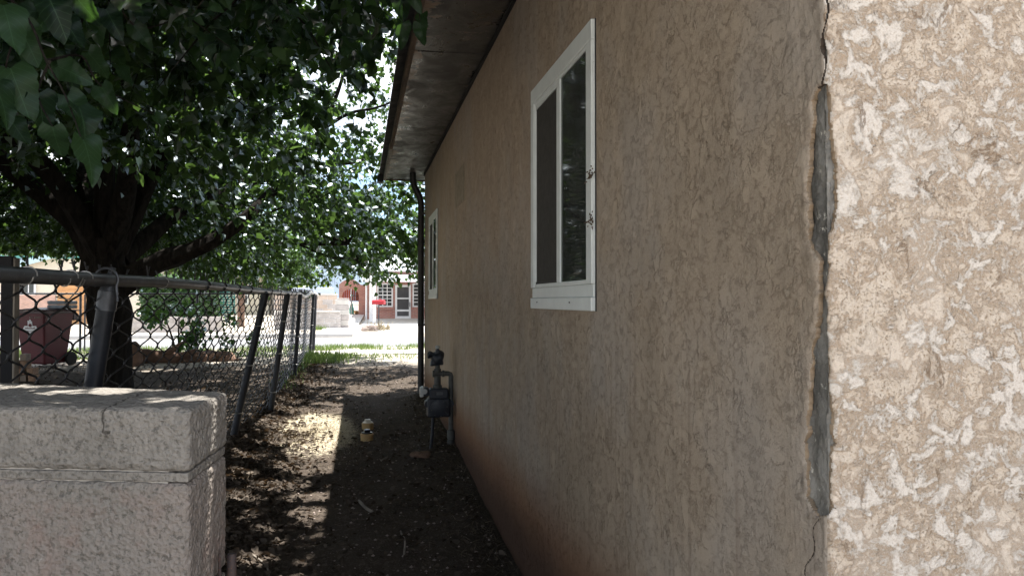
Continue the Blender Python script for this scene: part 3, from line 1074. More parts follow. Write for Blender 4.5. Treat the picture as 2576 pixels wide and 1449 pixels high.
# ------------------------------------------------------------------ gas meter
MX, MY = WX - .15, 7.30
gm = thing('gas_meter', 'dark grey gas meter with regulator and pipes on the stucco wall', 'gas meter', (MX, MY, .14))
body = MB()
body.prism([(MX - .115, MY - .075), (MX + .105, MY - .075), (MX + .105, MY + .075), (MX - .115, MY + .075)], .455, .635)
body.build('meter_body', M['meter'], gm, bevel=.022, seg=3)
MB().prism([(MX - .098, MY - .065), (MX + .088, MY - .065), (MX + .088, MY + .065), (MX - .098, MY + .065)], .62, .725).build('meter_head', M['meter'], gm, bevel=.02, seg=3)
MB().lathe([(.07, 0), (.082, .004), (.082, .016), (.07, .02)], (MX - .005, MY - .076, .545), Matrix.Rotation(R(90), 3, 'X'), 24).build('diaphragm_cover', M['meter'], gm, smooth=True)
for i in range(8):
    a_ = i * math.pi / 4 + .2
    MB().lathe([(.004, 0), (.0065, .001), (.0065, .006), (.003, .007)], (MX - .005 + .074 * math.cos(a_), MY - .095, .545 + .074 * math.sin(a_)), Matrix.Rotation(R(90), 3, 'X'), 6).build('bolt', M['meter_pipe'], gm)
MB().lathe([(.022, 0), (.025, .002), (.025, .006), (.020, .007)], (MX - .14, MY - .05, .70), Matrix.Rotation(R(90), 3, 'X'), 16).build('dial', M['index'], gm)
MB().box(MX - .03, MX + .03, MY - .0675, MY - .0655, .665, .695).build('name_plate', M['galv'], gm)
MB().box(MX - .10, MX + .09, MY - .084, MY - .074, .468, .50).build('lower_flange', M['meter'], gm, bevel=.004)
for sx in (-1, 1):
    MB().lathe([(.02, -.05), (.034, -.05), (.034, .05), (.02, .05)], (MX + sx * .105, MY, .58), Matrix.Rotation(R(90), 3, 'X') @ Matrix.Rotation(0, 3, 'X'), 14).build('side_lug', M['meter'], gm, smooth=True)
ib = MB().box(MX - .175, MX - .10, MY - .05, MY + .05, .655, .735).build('index_box', M['meter'], gm, bevel=.01)
MB().prism([(MX - .182, MY - .052), (MX - .15, MY - .056), (MX - .15, MY + .05), (MX - .182, MY + .05)], .648, [.728, .748, .748, .728]).build('index_cover', M['index'], ib, bevel=.004)
px_, pz_ = MX - .015, .86
MB().lathe([(.030, 0), (.044, .005), (.044, .03), (.032, .036), (.032, .12)], (px_, MY, .72), None, 16).build('swivel_nut', M['meter_pipe'], gm, smooth=True)
MB().tube([(px_ - .03, MY, pz_), (px_ + .05, MY, pz_), (WX - .065, MY, pz_), (WX - .043, MY, pz_ - .008), (WX - .036, MY, pz_ - .03), (WX - .036, MY, .10)], .024, 12).build('riser_pipe', M['meter_pipe'], gm, smooth=True)
for (cx_, cz0, cz1, rr_) in ((WX - .036, .17, .235, .034), (WX - .036, .245, .32, .036)):
    MB().lathe([(.024, cz0 - .008), (rr_, cz0), (rr_, cz1), (.024, cz1 + .008)], (cx_, MY, 0), None, 14).build('coupling', M['meter_pipe'], gm, smooth=True)
for xx in (px_ - .035, px_ + .055):
    MB().lathe([(.024, -.012), (.032, -.01), (.032, .01), (.024, .012)], (xx, MY, pz_), Matrix.Rotation(R(90), 3, 'Y'), 14).build('pipe_collar', M['meter_pipe'], gm, smooth=True)
MB().lathe([(.026, .87), (.034, .875), (.034, .905), (.024, .91), (.024, .95)], (px_, MY, 0), None, 14).build('regulator_stem', M['meter_pipe'], gm, smooth=True)
rg = MB().lathe([(.052, -.03), (.075, -.026), (.078, -.008), (.078, .008), (.070, .024), (.04, .05), (.028, .062), (.026, .10)], (px_ - .0, MY, 1.01), Matrix.Rotation(R(-62), 3, 'Y') @ Matrix.Rotation(R(18), 3, 'X'), 20)
rg.build('regulator', M['meter'], gm, smooth=True)
MB().extrude_y([(px_ - .072, .932), (px_ + .055, .945), (px_ + .052, .975), (px_ + .035, 1.045), (px_ + .012, 1.10), (px_ - .012, 1.10), (px_ - .035, 1.02), (px_ - .062, .985)], MY - .045, MY + .045).build('regulator_hood', M['meter'], gm, bevel=.012)
MB().lathe([(.012, 0), (.022, .004), (.022, .025), (.014, .03)], (px_, MY - .0, 1.095), None, 12).build('vent_cap', M['index'], gm, smooth=True)
MB().lathe([(.026, 0), (.030, .002), (.030, .05), (.022, .055)], (px_ - .04, MY, 1.035), Matrix.Rotation(R(-90), 3, 'Y'), 14).build('spring_cap', M['meter'], gm, smooth=True)
MB().tube([(MX - .055, MY + .01, .46), (MX - .065, MY - .03, .30), (MX - .095, MY - .12, .09)], .016, 10).build('support_leg', M['post_dark'], gm, smooth=True)

# ------------------------------------------------------------------ sewer cleanouts
for (x, y, lidm, lab) in ((.077, 8.03, 'black_lid', 'tan pipe cleanout with a black plug, nearer of the pair'), (.092, 8.72, 'pvc_lid', 'tan pipe cleanout with a pale plug behind the black plugged one')):
    z = float(ground_z(x, y)) - .014
    c = thing('pipe_cleanout', lab, 'cleanout', (x, y, z), 'sewer cleanouts in the alley')
    MB().lathe([(.064, -.08), (.064, .062), (.066, .064), (.066, .078), (.058, .082)], (x, y, z), None, 28).build('collar', M['pvc'], c, smooth=True)
    MB().lathe([(.052, .080), (.056, .082), (.056, .090), (.05, .094)], (x, y, z), None, 28).build('plug', M[lidm], c, smooth=True)
    MB().obox((x, y, z + .106), (.058, .058, .03), Matrix.Rotation(R(12), 3, 'Z')).build('square_nut', M[lidm], c, bevel=.004)

# ------------------------------------------------------------------ block wall on the left
bw = thing('block_wall', 'thick grey concrete block wall with a rounded cap course', 'wall', (-.40, 2.0, 0))
FR, BR = Vector((-.392, 1.93)), Vector((-.362, 2.28))
FD, BD = Vector((-.461, .135)).normalized(), Vector((-.78, .42)).normalized()


def plan(a, b):
    k_ = 1.18
    return [FR + FD * b, FR + FD * a, BR + BD * (a * k_), BR + BD * (b * k_)]


def rough_block(a, b, z0, z1, m, name, round_end, seed, inset=0.0):
    """finely gridded block face with rough relief so its outline is uneven"""
    pl = [Vector(p) for p in plan(a, b)]
    o = MB()
    o.prism([(p.x, p.y) for p in pl], z0, z1)
    ob = o.build(name, m, bw, bevel=.017 if round_end else .009, seg=3)
    sub = ob.modifiers.new('grid', 'SUBSURF')
    sub.subdivision_type = 'SIMPLE'
    sub.levels = sub.render_levels = 5
    tx = bpy.data.textures.new('block_relief', 'CLOUDS')
    tx.noise_scale = .022
    tx.noise_depth = 3
    dp_ = ob.modifiers.new('relief', 'DISPLACE')
    dp_.texture = tx
    dp_.texture_coords = 'LOCAL'
    dp_.strength = .010
    dp_.mid_level = .55
    return ob


bounds = [(0.0, .64), (.642, 1.05), (1.052, 1.46), (1.462, 1.9)]
for i, (a, b) in enumerate(bounds):
    rough_block(a, b, 1.144, 1.295, M['cap_block'], 'cap_block', i == 0, i)
zc = 1.12
row = 0
while zc > -.1:
    z0 = max(zc - (.31 if row == 0 else .235), -.12)
    bs = [(0, .52), (.528, .93), (.938, 1.34), (1.348, 1.9)] if row % 2 == 0 else [(0, .30), (.308, .72), (.728, 1.13), (1.138, 1.9)]
    for (a, b) in bs:
        rough_block(a + .001, b, z0, zc, M['low_block'], 'block', a == 0, row)
    zc = z0 - .010
    row += 1
core = [Vector(p) for p in plan(.012, 1.88)]
cen = sum(core, Vector((0, 0))) / 4
MB().prism([tuple(cen + (p - cen) * .955) for p in core], -.1, 1.2).build('mortar_core', M['mortar'], bw)
jf = [Vector(p) for p in plan(.0, 1.88)]


def inset_plan(pl, d):
    a, b, c, e = pl
    n1 = Vector((-(b - a).y, (b - a).x)).normalized()
    out = [a + n1 * d, b + n1 * d + (a - b).normalized() * d, c - n1 * d + (e - c).normalized() * d, e - n1 * d]
    return [tuple(p) for p in out]


MB().prism(inset_plan(jf, .0055), 1.121, 1.1432).build('mortar_joint', M['cap_block'], bw, bevel=.004)

hg = thing('gate_hinge_pin', 'rusty gate hinge pin fixed to the end of the block wall', 'hinge', (-.34, 2.16, .78))
hc_ = Vector((-.332, 2.165, 0))
MB().tube([(hc_.x, hc_.y, .775), (hc_.x, hc_.y, .872), (hc_.x, hc_.y, .878)], [.0125, .0125, .0105], 16).build('pin', M['rust'], hg, smooth=True)
MB().lathe([(.012, .782), (.030, .784), (.032, .790), (.032, .806), (.027, .813), (.018, .810)], hc_, None, 20).build('collar', M['rust'], hg, smooth=True)
MB().box(hc_.x - .06, hc_.x - .012, hc_.y - .012, hc_.y + .012, .785, .806).build('shank', M['rust'], hg, bevel=.004)
MB().tube([(hc_.x - .026, hc_.y - .016, .78), (hc_.x - .028, hc_.y - .018, .885)], [.006, .003], 8).build('weld_rod', M['rust'], hg, smooth=True)

# ------------------------------------------------------------------ leaning chain-link fence along the alley
FYS = [2.4, 2.75, 3.7, 4.3, 5.4, 7.74, 9.5, 12.65, 17.2, 18.3]
FXT = [-1.165, -1.15, -1.107, -1.03, -.96, -.92, -.87, -.95, -1.0, -1.0]
FZT = [1.634, 1.636, 1.641, 1.647, 1.648, 1.642, 1.642, 1.67, 1.71, 1.72]
FXB = [-1.37, -1.36, -1.34, -1.31, -1.27, -1.21, -1.05, -1.02, -1.06, -1.05]


def f_top(y):
    return Vector((float(np.interp(y, FYS, FXT)), y, float(np.interp(y, FYS, FZT))))


def f_bot(y):
    x = float(np.interp(y, FYS, FXB))
    return Vector((x, y, float(ground_z(x, y)) - .0))


cf = thing('chain_link_fence', 'dark leaning chain link fence along the alley with a pipe top rail', 'fence', (-1.2, 3.7, 0))
rail_a = [f_top(y) for y in np.linspace(2.35, 7.74, 18)]
MB().tube(rail_a, .029, 14).build('top_rail', M['galv'], cf, smooth=True)
MB().tube([f_top(y) for y in (7.6, 8.4, 9.5, 10.6, 11.6, 12.7)], [.028] * 6, 12).build('top_rail', M['galv'], cf, smooth=True)
v_mid = at(767.6, 747, 14.2)
MB().tube([f_top(12.6), (f_top(12.8) + Vector((.0, 0, -.005))), v_mid, at(783, 735, 16.2), f_top(17.2), f_top(18.3)], .026, 10).build('top_rail', M['wire_far'], cf, smooth=True)
# big terminal post near the block wall
t1 = f_top(3.7) + Vector((-.0, .045, -.045))
b1 = Vector((-1.34, 3.745, float(ground_z(-1.34, 3.745)) - .15))
p1 = MB().tube([b1, b1.lerp(t1, .5), t1], .039, 20).build('post', M['post_dark'], cf, smooth=True)
d1 = (t1 - b1).normalized()
MB().tube([t1 - d1 * .09, t1 - d1 * .005], .0425, 20).build('post_sleeve', M['galv'], p1, smooth=True)
MB().tube([t1 - d1 * .005, t1 + d1 * .035, t1 + d1 * .105], [.040, .026, .010], 14).build('post_cap', M['galv'], p1, smooth=True)
loop = []
for a in np.linspace(-30, 215, 16):
    loop.append(t1 + Vector((.0, .0, .047)) + Vector((.050 * math.cos(R(a)), -.04, .052 * math.sin(R(a)))))
loop = [t1 + Vector((.052, -.05, -.05))] + loop
MB().tube(loop, .006, 8).build('rail_strap', M['galv'], p1, smooth=True)
MB().tube([b1.lerp(t1, .72) + Vector((.041 * math.cos(a), .041 * math.sin(a), .006 * math.cos(a))) for a in np.linspace(2.6, 7.2, 14)], .0022, 6).build('tie_wire', M['tie'], p1)
for (y, r) in ((7.74, .034), (9.5, .033), (12.65, .034), (17.2, .032), (18.3, .036)):
    bt_ = f_bot(y) - Vector((0, 0, .15))
    tp = f_top(y) + Vector((.02 if y < 18 else 0, .035, -.03))
    po = MB().tube([bt_, tp], r, 16).build('post', M['post_dark'], cf, smooth=True)
    if y < 18:
        d = (tp - bt_).normalized()
        MB().tube([tp - d * .12, tp + d * .012, tp + d * .03], [r + .004, r + .004, r * .5], 14).build('post_cap', M['post_dark'], po, smooth=True)
        for fz in (.25, .55, .8):
            c = bt_.lerp(tp, fz)
            MB().tube([c + Vector(((r + .003) * math.cos(a), (r + .003) * math.sin(a), .004 * math.sin(a))) for a in np.linspace(3.0, 7.6, 12)], .003, 5).build('tie_wire', M['tie'], po)


def wire_fabric(path_top, path_bot, length, a, b, r, samples, seed, sag=0.0):
    """woven diamond fabric between two rails: sinuous wires that hook into their neighbours"""
    rnd = random.Random(seed)
    vs_, fs_ = [], []
    nw = int(length / a)
    for k in range(nw + 1):
        s0 = k * a
        pt = path_top(s0)
        pb = path_bot(s0)
        H = (pt - pb).length
        nh = int(H / (b / 2))
        ph = 0 if k % 2 == 0 else 1
        amp = a / 2 * 1.03
        pts = []
        jx = rnd.uniform(-.06, .06) * a
        for i in range(nh * samples + 1):
            q_ = i / samples
            sgn = math.cos(math.pi * (q_ + ph))
            sh = math.copysign(abs(sgn) ** .8, sgn)
            s = s0 + amp * sh + jx * math.sin(q_ * .7)
            h = i / (nh * samples)
            w = path_top(s).lerp(path_bot(s), h)
            tw = math.sin(math.pi * (q_ + ph)) * .004
            bow = sag * math.sin(math.pi * h) * math.sin(s * 1.9 + seed)
            w.x += tw + bow
            pts.append(w)
        base = len(vs_)
        m4 = ((r, 0), (0, r), (-r, 0), (0, -r))
        for i, p in enumerate(pts):
            d = (pts[min(i + 1, len(pts) - 1)] - pts[max(i - 1, 0)]).normalized()
            e1 = d.cross(Vector((1, 0, 0)))
            e1 = e1.normalized() if e1.length > .05 else Vector((0, 1, 0))
            e2 = d.cross(e1)
            for (u, v) in m4:
                w = p + e1 * u + e2 * v
                vs_.append((w.x, w.y, w.z))
        for i in range(len(pts) - 1):
            for j in range(4):
                j2 = (j + 1) % 4
                fs_.append((base + 4 * i + j, base + 4 * i + j2, base + 4 * i + 4 + j2, base + 4 * i + 4 + j))
    return np.array(vs_), np.array(fs_)


Y0 = 2.83


def pt_top(s):
    y = Y0 + s
    p = f_top(y)
    return p + Vector((-.036, 0, .02))


def pt_bot(s):
    y = Y0 + s
    return f_bot(y) + Vector((-.036, 0, .03))


vv_, ff_ = wire_fabric(pt_top, pt_bot, 18.2 - Y0, .140, .120, .0050, 4, 4, .025)
stuff(np_mesh('wire_mesh', vv_, ff_, M['wire'], cf, smooth=True))
# twisted wire ends standing above the rail
k = 0
y = 2.78
while y < 18.0:
    p = f_top(y) + Vector((-.034, 0, .0))
    tip = MB()
    for sg in (-1, 1):
        j = random.uniform(.8, 1.2)
        tip.tube([p + Vector((0, sg * .006, -.02)), p + Vector((0, -sg * .004, .034)), p + Vector((random.uniform(-.01, .01), sg * .018 * j, .068 * j))], [.0042, .0042, .003], 6)
    tip.build('wire_end', M['wire'], cf, smooth=True)
    y += .140 * random.choice((1, 1, 1, 2)) * random.uniform(.9, 1.1)
# loose tie wires round the rail
for (y, sp) in ((2.95, .02), (3.28, .05), (3.42, .06), (4.35, .01), (5.2, .02), (5.7, .03), (6.3, .02), (6.9, .02), (8.2, .01), (8.9, .01), (10.4, .02), (11.5, .01)):
    c = f_top(y)
    MB().tube([c + Vector((.0325 * math.cos(a), sp * math.sin(a * .5 + 1), .0325 * math.sin(a))) for a in np.linspace(0, 6.1, 18)], .0028 if y < 5 else .005, 6).build('tie_wire', M['tie'] if y < 4.5 else M['wire'], cf)
c = f_top(3.35)
MB().tube([c + Vector((.03, .02, .0)), c + Vector((.036, -.06, -.05)), c + Vector((.03, -.13, -.085)), c + Vector((.0, -.17, -.075)), c + Vector((.02, -.12, -.06))], .003, 6).build('loose_wire', M['tie'], cf)

# ------------------------------------------------------------------ fence with a gate along the street, seen through the near one
ff2 = thing('street_fence', 'thin galvanised chain link fence along the pavement beyond the tree', 'fence', (-3.6, 18.2, .38))
SY = 18.28


def st_top(s):
    return Vector((-1.15 - s, SY, 1.70))


def st_bot(s):
    return Vector((-1.15 - s, SY, .42))


def weave_x(length, x0, seed, a=.14, b=.12, r=.0032):
    vs_, fs_ = [], []
    nw = int(length / a)
    nh = int(1.27 / (b / 2))
    for k in range(nw):
        ph = k % 2
        base = len(vs_)
        for i in range(nh + 1):
            sg = 1 if (i + ph) % 2 == 0 else -1
            x = x0 - k * a + sg * a / 2
            z = 1.70 - i * b / 2
            for (u, w) in ((r, 0), (0, r), (-r, 0), (0, -r)):
                vs_.append((x + u, SY + w, z))
        for i in range(nh):
            for j in range(4):
                j2 = (j + 1) % 4
                fs_.append((base + 4 * i + j, base + 4 * i + j2, base + 4 * i + 4 + j2, base + 4 * i + 4 + j))
    return np.array(vs_), np.array(fs_)


v_, f_ = weave_x(4.15, -1.15, 1)
stuff(np_mesh('wire_mesh', v_, f_, M['wire_far'], ff2))
MB().tube([(-1.0, SY, 1.72), (-5.36, SY, 1.70)], .02, 10).build('top_rail', M['post_dark'], ff2, smooth=True)
for x in (-3.57, -5.36):
    MB().tube([(x, SY, .25), (x, SY, 1.74)], .028, 12).build('post', M['post_dark'], ff2, smooth=True)
gt = thing('wire_gate', 'chain link gate with a thin frame left of the tree trunk', 'gate', (-5.9, 18.28, .4))
for x in (-5.47, -5.88):
    MB().tube([(x, SY, .46), (x, SY, 1.69)], .018, 10).build('gate_stile', M['galv'], gt, smooth=True)
for z in (.46, .95, 1.69):
    MB().tube([(-5.47, SY, z), (-5.88, SY, z)], .014, 8).build('gate_rail', M['galv'], gt, smooth=True)
MB().box(-5.52, -5.44, SY - .03, SY + .01, 1.34, 1.37).build('latch', M['galv'], gt)
ff3 = thing('street_fence', 'thin galvanised chain link fence behind the maroon bin', 'fence', (-8, 18.28, .38))
v_, f_ = weave_x(4.6, -6.0, 2)
stuff(np_mesh('wire_mesh', v_, f_, M['wire_far'], ff3))
MB().tube([(-5.95, SY, 1.70), (-10.6, SY, 1.72)], .02, 10).build('top_rail', M['galv'], ff3, smooth=True)
for x in (-5.97, -7.85, -10.5):
    MB().tube([(x, SY, .25), (x, SY, 1.74)], .026, 12).build('post', M['galv'], ff3, smooth=True)

# ------------------------------------------------------------------ the mulberry tree
def leaf_template(near=False):
    if not near:
        v = np.array([(0, 0, 0), (-.30, -.10, .03), (-.46, .26, .09), (-.27, .68, .05), (0, 1.05, -.10),
                      (.30, -.10, .03), (.46, .26, .09), (.27, .68, .05), (0, .42, 0)], float)
        f = np.array([(0, 1, 2, 8), (8, 2, 3, 4), (0, 8, 6, 5), (8, 4, 7, 6)])
        return v, f
    rows = 13
    v, f = [], []
    for i in range(rows + 1):
        t = i / rows
        w = .46 * max(0, 1 - t) ** .62 * min(1, .50 + t * 3.0)
        ser = 1.0 + (.05 if i % 2 else -.04) * (1 if 0 < i < rows else 0)
        ye = t - .13 * max(0, 1 - t * 4)
        for sx in (-1, -.5, 0, .5, 1):
            ax = abs(sx)
            yy = t * (1 - ax) + ye * ax
            v.append((sx * w * (ser if ax == 1 else 1), yy, .22 * ax * w - .22 * t * t + .02 * math.sin(t * 22) * ax))
    for i in range(rows):
        for j in range(4):
            a = i * 5 + j
            f.append((a, a + 1, a + 6, a + 5))
    return np.array(v), np.array(f)


LV, LF = leaf_template()


def leaves_mesh(name, pos, ydir, nrm, size, m, parent=None, tmpl=None):
    lv, lf = tmpl if tmpl is not None else (LV, LF)
    ydir = ydir / np.linalg.norm(ydir, axis=1, keepdims=True)
    xdir = np.cross(ydir, nrm)
    xdir /= np.linalg.norm(xdir, axis=1, keepdims=True) + 1e-9
    zdir = np.cross(xdir, ydir)
    V = pos[:, None, :] + size[:, None, None] * (lv[None, :, 0:1] * xdir[:, None, :] + lv[None, :, 1:2] * ydir[:, None, :] + lv[None, :, 2:3] * zdir[:, None, :])
    F = lf[None] + (np.arange(len(pos)) * len(lv))[:, None, None]
    return np_mesh(name, V.reshape(-1, 3), F.reshape(-1, lf.shape[1]), m, parent, smooth=True)


def catmull(pts, n=8):
    pts = [Vector(p) for p in pts]
    p = [pts[0] * 2 - pts[1]] + pts + [pts[-1] * 2 - pts[-2]]
    out = []
    for i in range(1, len(p) - 2):
        for k_ in range(n):
            t = k_ / n
            a, b, c, d = p[i - 1], p[i], p[i + 1], p[i + 2]
            out.append(.5 * ((2 * b) + (c - a) * t + (2 * a - 5 * b + 4 * c - d) * t * t + (3 * b - a - 3 * c + d) * t ** 3))
    out.append(pts[-1])
    return out


TX, TY = -3.16, 10.8
tz = float(ground_z(TX, TY))
tree = thing('mulberry_tree', 'big dark mulberry tree spreading over the fence and alley', 'tree', (TX, TY, tz))


def limb(name, pts, r0, r1, n=12, power=1.0, seed=0, parent=tree, flare=0.0):
    path = catmull(pts, 8)
    L = len(path)
    mb = MB()
    rad = [r0 + (r1 - r0) * (i / (L - 1)) ** power for i in range(L)]
    if flare:
        for i in range(L):
            rad[i] += flare * math.exp(-i / 2.0)
    mb.tube(path, rad, n)
    r_ = random.Random(seed)
    ph = [r_.uniform(0, 6.28) for _ in range(4)]
    for i in range(L):
        for k_ in range(n):
            p = Vector(mb.v[i * n + k_])
            a = 2 * math.pi * k_ / n
            g = 1 + .10 * math.sin(3 * a + ph[0] + i * .22) + .06 * math.sin(5 * a + ph[1] - i * .4) + .05 * math.sin(i * .9 + ph[2])
            mb.v[i * n + k_] = tuple(path[i] + (p - path[i]) * g)
    mb.build(name, M['bark'], parent, smooth=True)
    return path


limbs = []
trunk = limb('trunk', [(TX + .02, TY, tz - .2), (TX, TY, .7), (TX - .02, TY, 1.3), (TX - .06, TY, 1.85), (TX - .08, TY - .02, 2.35)], .225, .28, 20, 1.6, 1, flare=.08)
LP = [
    ([(TX + .10, TY, 1.75), (-2.6, 10.7, 2.02), (-2.15, 10.6, 2.2), (-1.65, 10.6, 2.5), (-1.25, 10.9, 2.95), (-.9, 11.4, 3.5), (-.5, 12.4, 4.4)], .17, .03),
    ([(TX - .05, TY, 2.1), (-3.2, 10.6, 3.2), (-3.1, 10.3, 5.0), (-2.9, 9.9, 7.0)], .18, .04),
    ([(TX - .15, TY, 1.95), (-3.6, 10.75, 2.55), (-4.1, 10.5, 3.05), (-4.7, 10.2, 3.65), (-6.3, 9.4, 4.6), (-8.2, 9.0, 5.2)], .17, .04),
    ([(TX + .02, TY - .1, 2.15), (-2.75, 10.0, 3.2), (-2.3, 8.0, 4.2), (-1.8, 5.6, 4.5), (-1.45, 3.4, 4.4), (-1.3, 2.0, 4.0)], .15, .03),
    ([(TX, TY + .1, 2.15), (-3.1, 11.8, 3.3), (-2.9, 14.0, 4.4), (-2.4, 16.6, 5.0)], .15, .04),
    ([(TX + .08, TY, 2.2), (-2.6, 10.6, 3.2), (-1.7, 10.1, 4.6), (-.6, 9.5, 5.9)], .14, .03),
    ([(TX - .1, TY - .1, 2.15), (-3.7, 9.8, 3.2), (-4.3, 7.6, 3.9), (-4.3, 5.0, 4.3), (-3.6, 2.6, 4.3)], .14, .03),
    ([(TX + .1, TY + .08, 2.1), (-2.3, 11.8, 3.0), (-1.2, 13.4, 3.7), (.4, 15.0, 4.3), (1.6, 16.0, 4.4)], .12, .03),
    ([(TX - .1, TY + .1, 2.2), (-4.0, 11.8, 3.6), (-5.6, 13.6, 4.4), (-7.0, 15.5, 4.6)], .18, .03),
    ([(-2.3, 8.0, 4.2), (-1.5, 7.0, 4.35), (-.7, 5.8, 4.3), (-.2, 4.6, 4.1)], .08, .02),
    ([(-1.2, 13.4, 3.7), (-.7, 13.9, 3.3), (-.2, 14.2, 2.6), (.1, 14.3, 2.1)], .05, .012),
    ([(-4.3, 5.0, 4.3), (-3.0, 4.0, 4.0), (-2.0, 3.2, 3.4), (-1.4, 2.7, 2.7), (-1.2, 2.5, 2.45)], .06, .012),
]
for i, (pp, a, b) in enumerate(LP):
    limbs.append(limb('limb', pp, a, b, 10, .8, 10 + i))
limb_pts = np.array([tuple(p) for L in limbs for p in L])

# patches of sun that reach the alley floor and the block wall: the crown stays open above them
SX, SYy = SUN.x / SUN.z, SUN.y / SUN.z
spots = [(-.52, 8.75, .50, .75, .16), (-.45, 8.0, .36, .42, .15), (-.36, 7.35, .30, .26, .14), (-.65, 9.75, .42, .16, .17), (-.40, 6.9, .28, .14, .13), (-.75, 7.75, .20, .16, .14),
         (-.62, 6.35, .22, .15, .1), (-.35, 6.0, .22, .16, .1), (-.34, 5.55, .16, .20, .1), (-.60, 4.75, .12, .12, 0), (-.42, 4.45, .12, .09, 0), (-.85, 5.9, .2, .12, .1), (-1.0, 7.1, .14, .16, .1),
         (-.95, 6.6, .16, .1, .1), (-.25, 10.35, .35, .10, .2), (.35, 11.6, .55, .22, .2), (.8, 12.3, .4, .16, .2), (-.5, 11.9, .2, .1, .2), (-.72, 2.38, .20, .11, 1.29), (-.45, 2.16, .10, .05, 1.29),
         (-.98, 2.55, .14, .06, 1.29), (-.75, 4.15, .10, .07, 0), (-.95, 5.2, .12, .1, 0), (-.62, 5.25, .1, .07, 0)]
for (a_, b_) in ((-.3, 6.7), (-.5, 5.9), (-.8, 6.2), (-.28, 5.1), (-.5, 5.0), (-.7, 5.55), (-.3, 4.7), (-.9, 4.8), (-.55, 4.05), (-.3, 4.15), (-.8, 3.7), (-.45, 3.6), (-1.0, 9.1), (-.9, 8.3), (-.3, 10.0), (-.7, 10.6)):
    spots.append((a_, b_, .07, .06, .1))
rs = random.Random(5)
for _ in range(26):
    spots.append((rs.uniform(-7, -1.3), rs.uniform(7, 17), rs.uniform(.08, .3), rs.uniform(.06, .2), .3))
for _ in range(13):
    spots.append((rs.uniform(-1.0, 1.3), rs.uniform(10.8, 15), rs.uniform(.08, .3), rs.uniform(.05, .12), .3))


def sun_gap(p):
    bad = np.zeros(len(p), bool)
    for (cx, cy, rx, ry, z) in spots:
        qx = p[:, 0] - SX * (p[:, 2] - z)
        qy = p[:, 1] - SYy * (p[:, 2] - z)
        wob = 1 + .28 * np.sin(4.1 * np.arctan2(qy - cy, qx - cx) + cx * 9) + .18 * np.sin(9 * np.arctan2(qy - cy, qx - cx) + cy * 5)
        bad |= (((qx - cx) / (rx + (.07 if rx > .25 else .015))) ** 2 + ((qy - cy) / (ry + (.07 if rx > .25 else .015))) ** 2 < wob) & (p[:, 2] > z + .1)
    return bad


def z_bottom(x, y):
    near = 1.55 + .36 * y
    left = np.interp(y, [2, 6, 9, 11, 14, 18], [2.05, 2.35, 2.25, 2.35, 2.55, 2.75])
    midl = np.interp(y, [2, 10.2, 11.6, 14, 18], [2.0, 3.35, 2.35, 2.4, 2.5]) - np.clip(x + 3.4, 0, 1) * np.clip((y - 11) / 2, 0, 1) * .40
    midl = midl - np.clip((x + 2.3) / .6, 0, 1) * np.exp(-((y - 9.6) / 1.1) ** 2) * .75
    far = np.where(x > -1.3, np.where(y < 11.5, np.interp(y, [7.5, 8.6, 10.5, 11.5], [3.1, 2.55, 2.5, 2.4]), np.interp(y, [11.5, 13, 14.5, 18], [2.6, 2.2, 2.1, 2.1])), np.where(x < -4.4, left, midl))
    w = np.clip((y - 4.6) / 3.0, 0, 1)
    return near * (1 - w) + far * w


def in_crown(p):
    x, y, z = p[:, 0], p[:, 1], p[:, 2]
    e = ((x + 3.5) / np.where(x > -3.5, 5.6, 6.2)) ** 2 + ((y - 9.8) / np.where(y > 9.8, 8.6, 11.6)) ** 2  # near side stretched unseen behind the camera to darken the block wall
    top = 3.9 + 4.4 * np.sqrt(np.clip(1 - e, 0, 1))
    okk = (e < 1) & (z > z_bottom(x, y)) & (z < top)
    okk &= ~((x > .15) & (y < 10.95) & (z < 3.75 + .2 * x))
    okk &= ~((x > -.9) & (y < 3.4) & (z < 3.1))
    okk &= ~((x > .2) & (y < 3.0))
    okk &= ~((y < 1.6) & ((z < 3.3) | (x > -.7)))
    okk &= np.sqrt(x ** 2 + y ** 2 + (z - HC) ** 2) > 2.1
    return okk


NT = 16500
cand = np.stack([RNG.uniform(-9.7, 2.2, NT * 7), RNG.uniform(-1.8, 18.4, NT * 7), RNG.uniform(1.7, 8.2, NT * 7)], -1)
cand = cand[in_crown(cand)]
# foliage sits mostly in the outer shell and in clumps
e_ = ((cand[:, 0] + 3.5) / 5.9) ** 2 + ((cand[:, 1] - 9.8) / 8.7) ** 2
clump = np.sin(cand[:, 0] * 1.9 + 1) + np.sin(cand[:, 1] * 1.6 + cand[:, 2] * .8) + np.sin(cand[:, 2] * 2.3 + cand[:, 0])
depth = np.minimum((cand[:, 2] - z_bottom(cand[:, 0], cand[:, 1])) / 2.2, 1.0)
keep = RNG.uniform(size=len(cand)) < np.clip(.66 + .20 * clump + .35 * (cand[:, 1] < 7) + .22 * (1 - depth), .10, 1) * np.clip(1.0 - .72 * np.clip((cand[:, 0] + 2.6) / 1.8, 0, 1) * np.clip((cand[:, 1] - 7.5) / 2, 0, 1) * np.clip((cand[:, 2] - 2.8) / 1.4, 0, 1), .2, 1)
tw = cand[keep][:NT]
NL = 24
n = len(tw)
out = tw - np.array([-3.1, 10.8, 3.0])
out[:, 2] *= .3
out /= np.linalg.norm(out, axis=1, keepdims=True)
tdir = out * .8 + RNG.normal(size=(n, 3)) * .55
tdir[:, 2] -= .35
tdir /= np.linalg.norm(tdir, axis=1, keepdims=True)
tl = RNG.uniform(.4, .85, n)
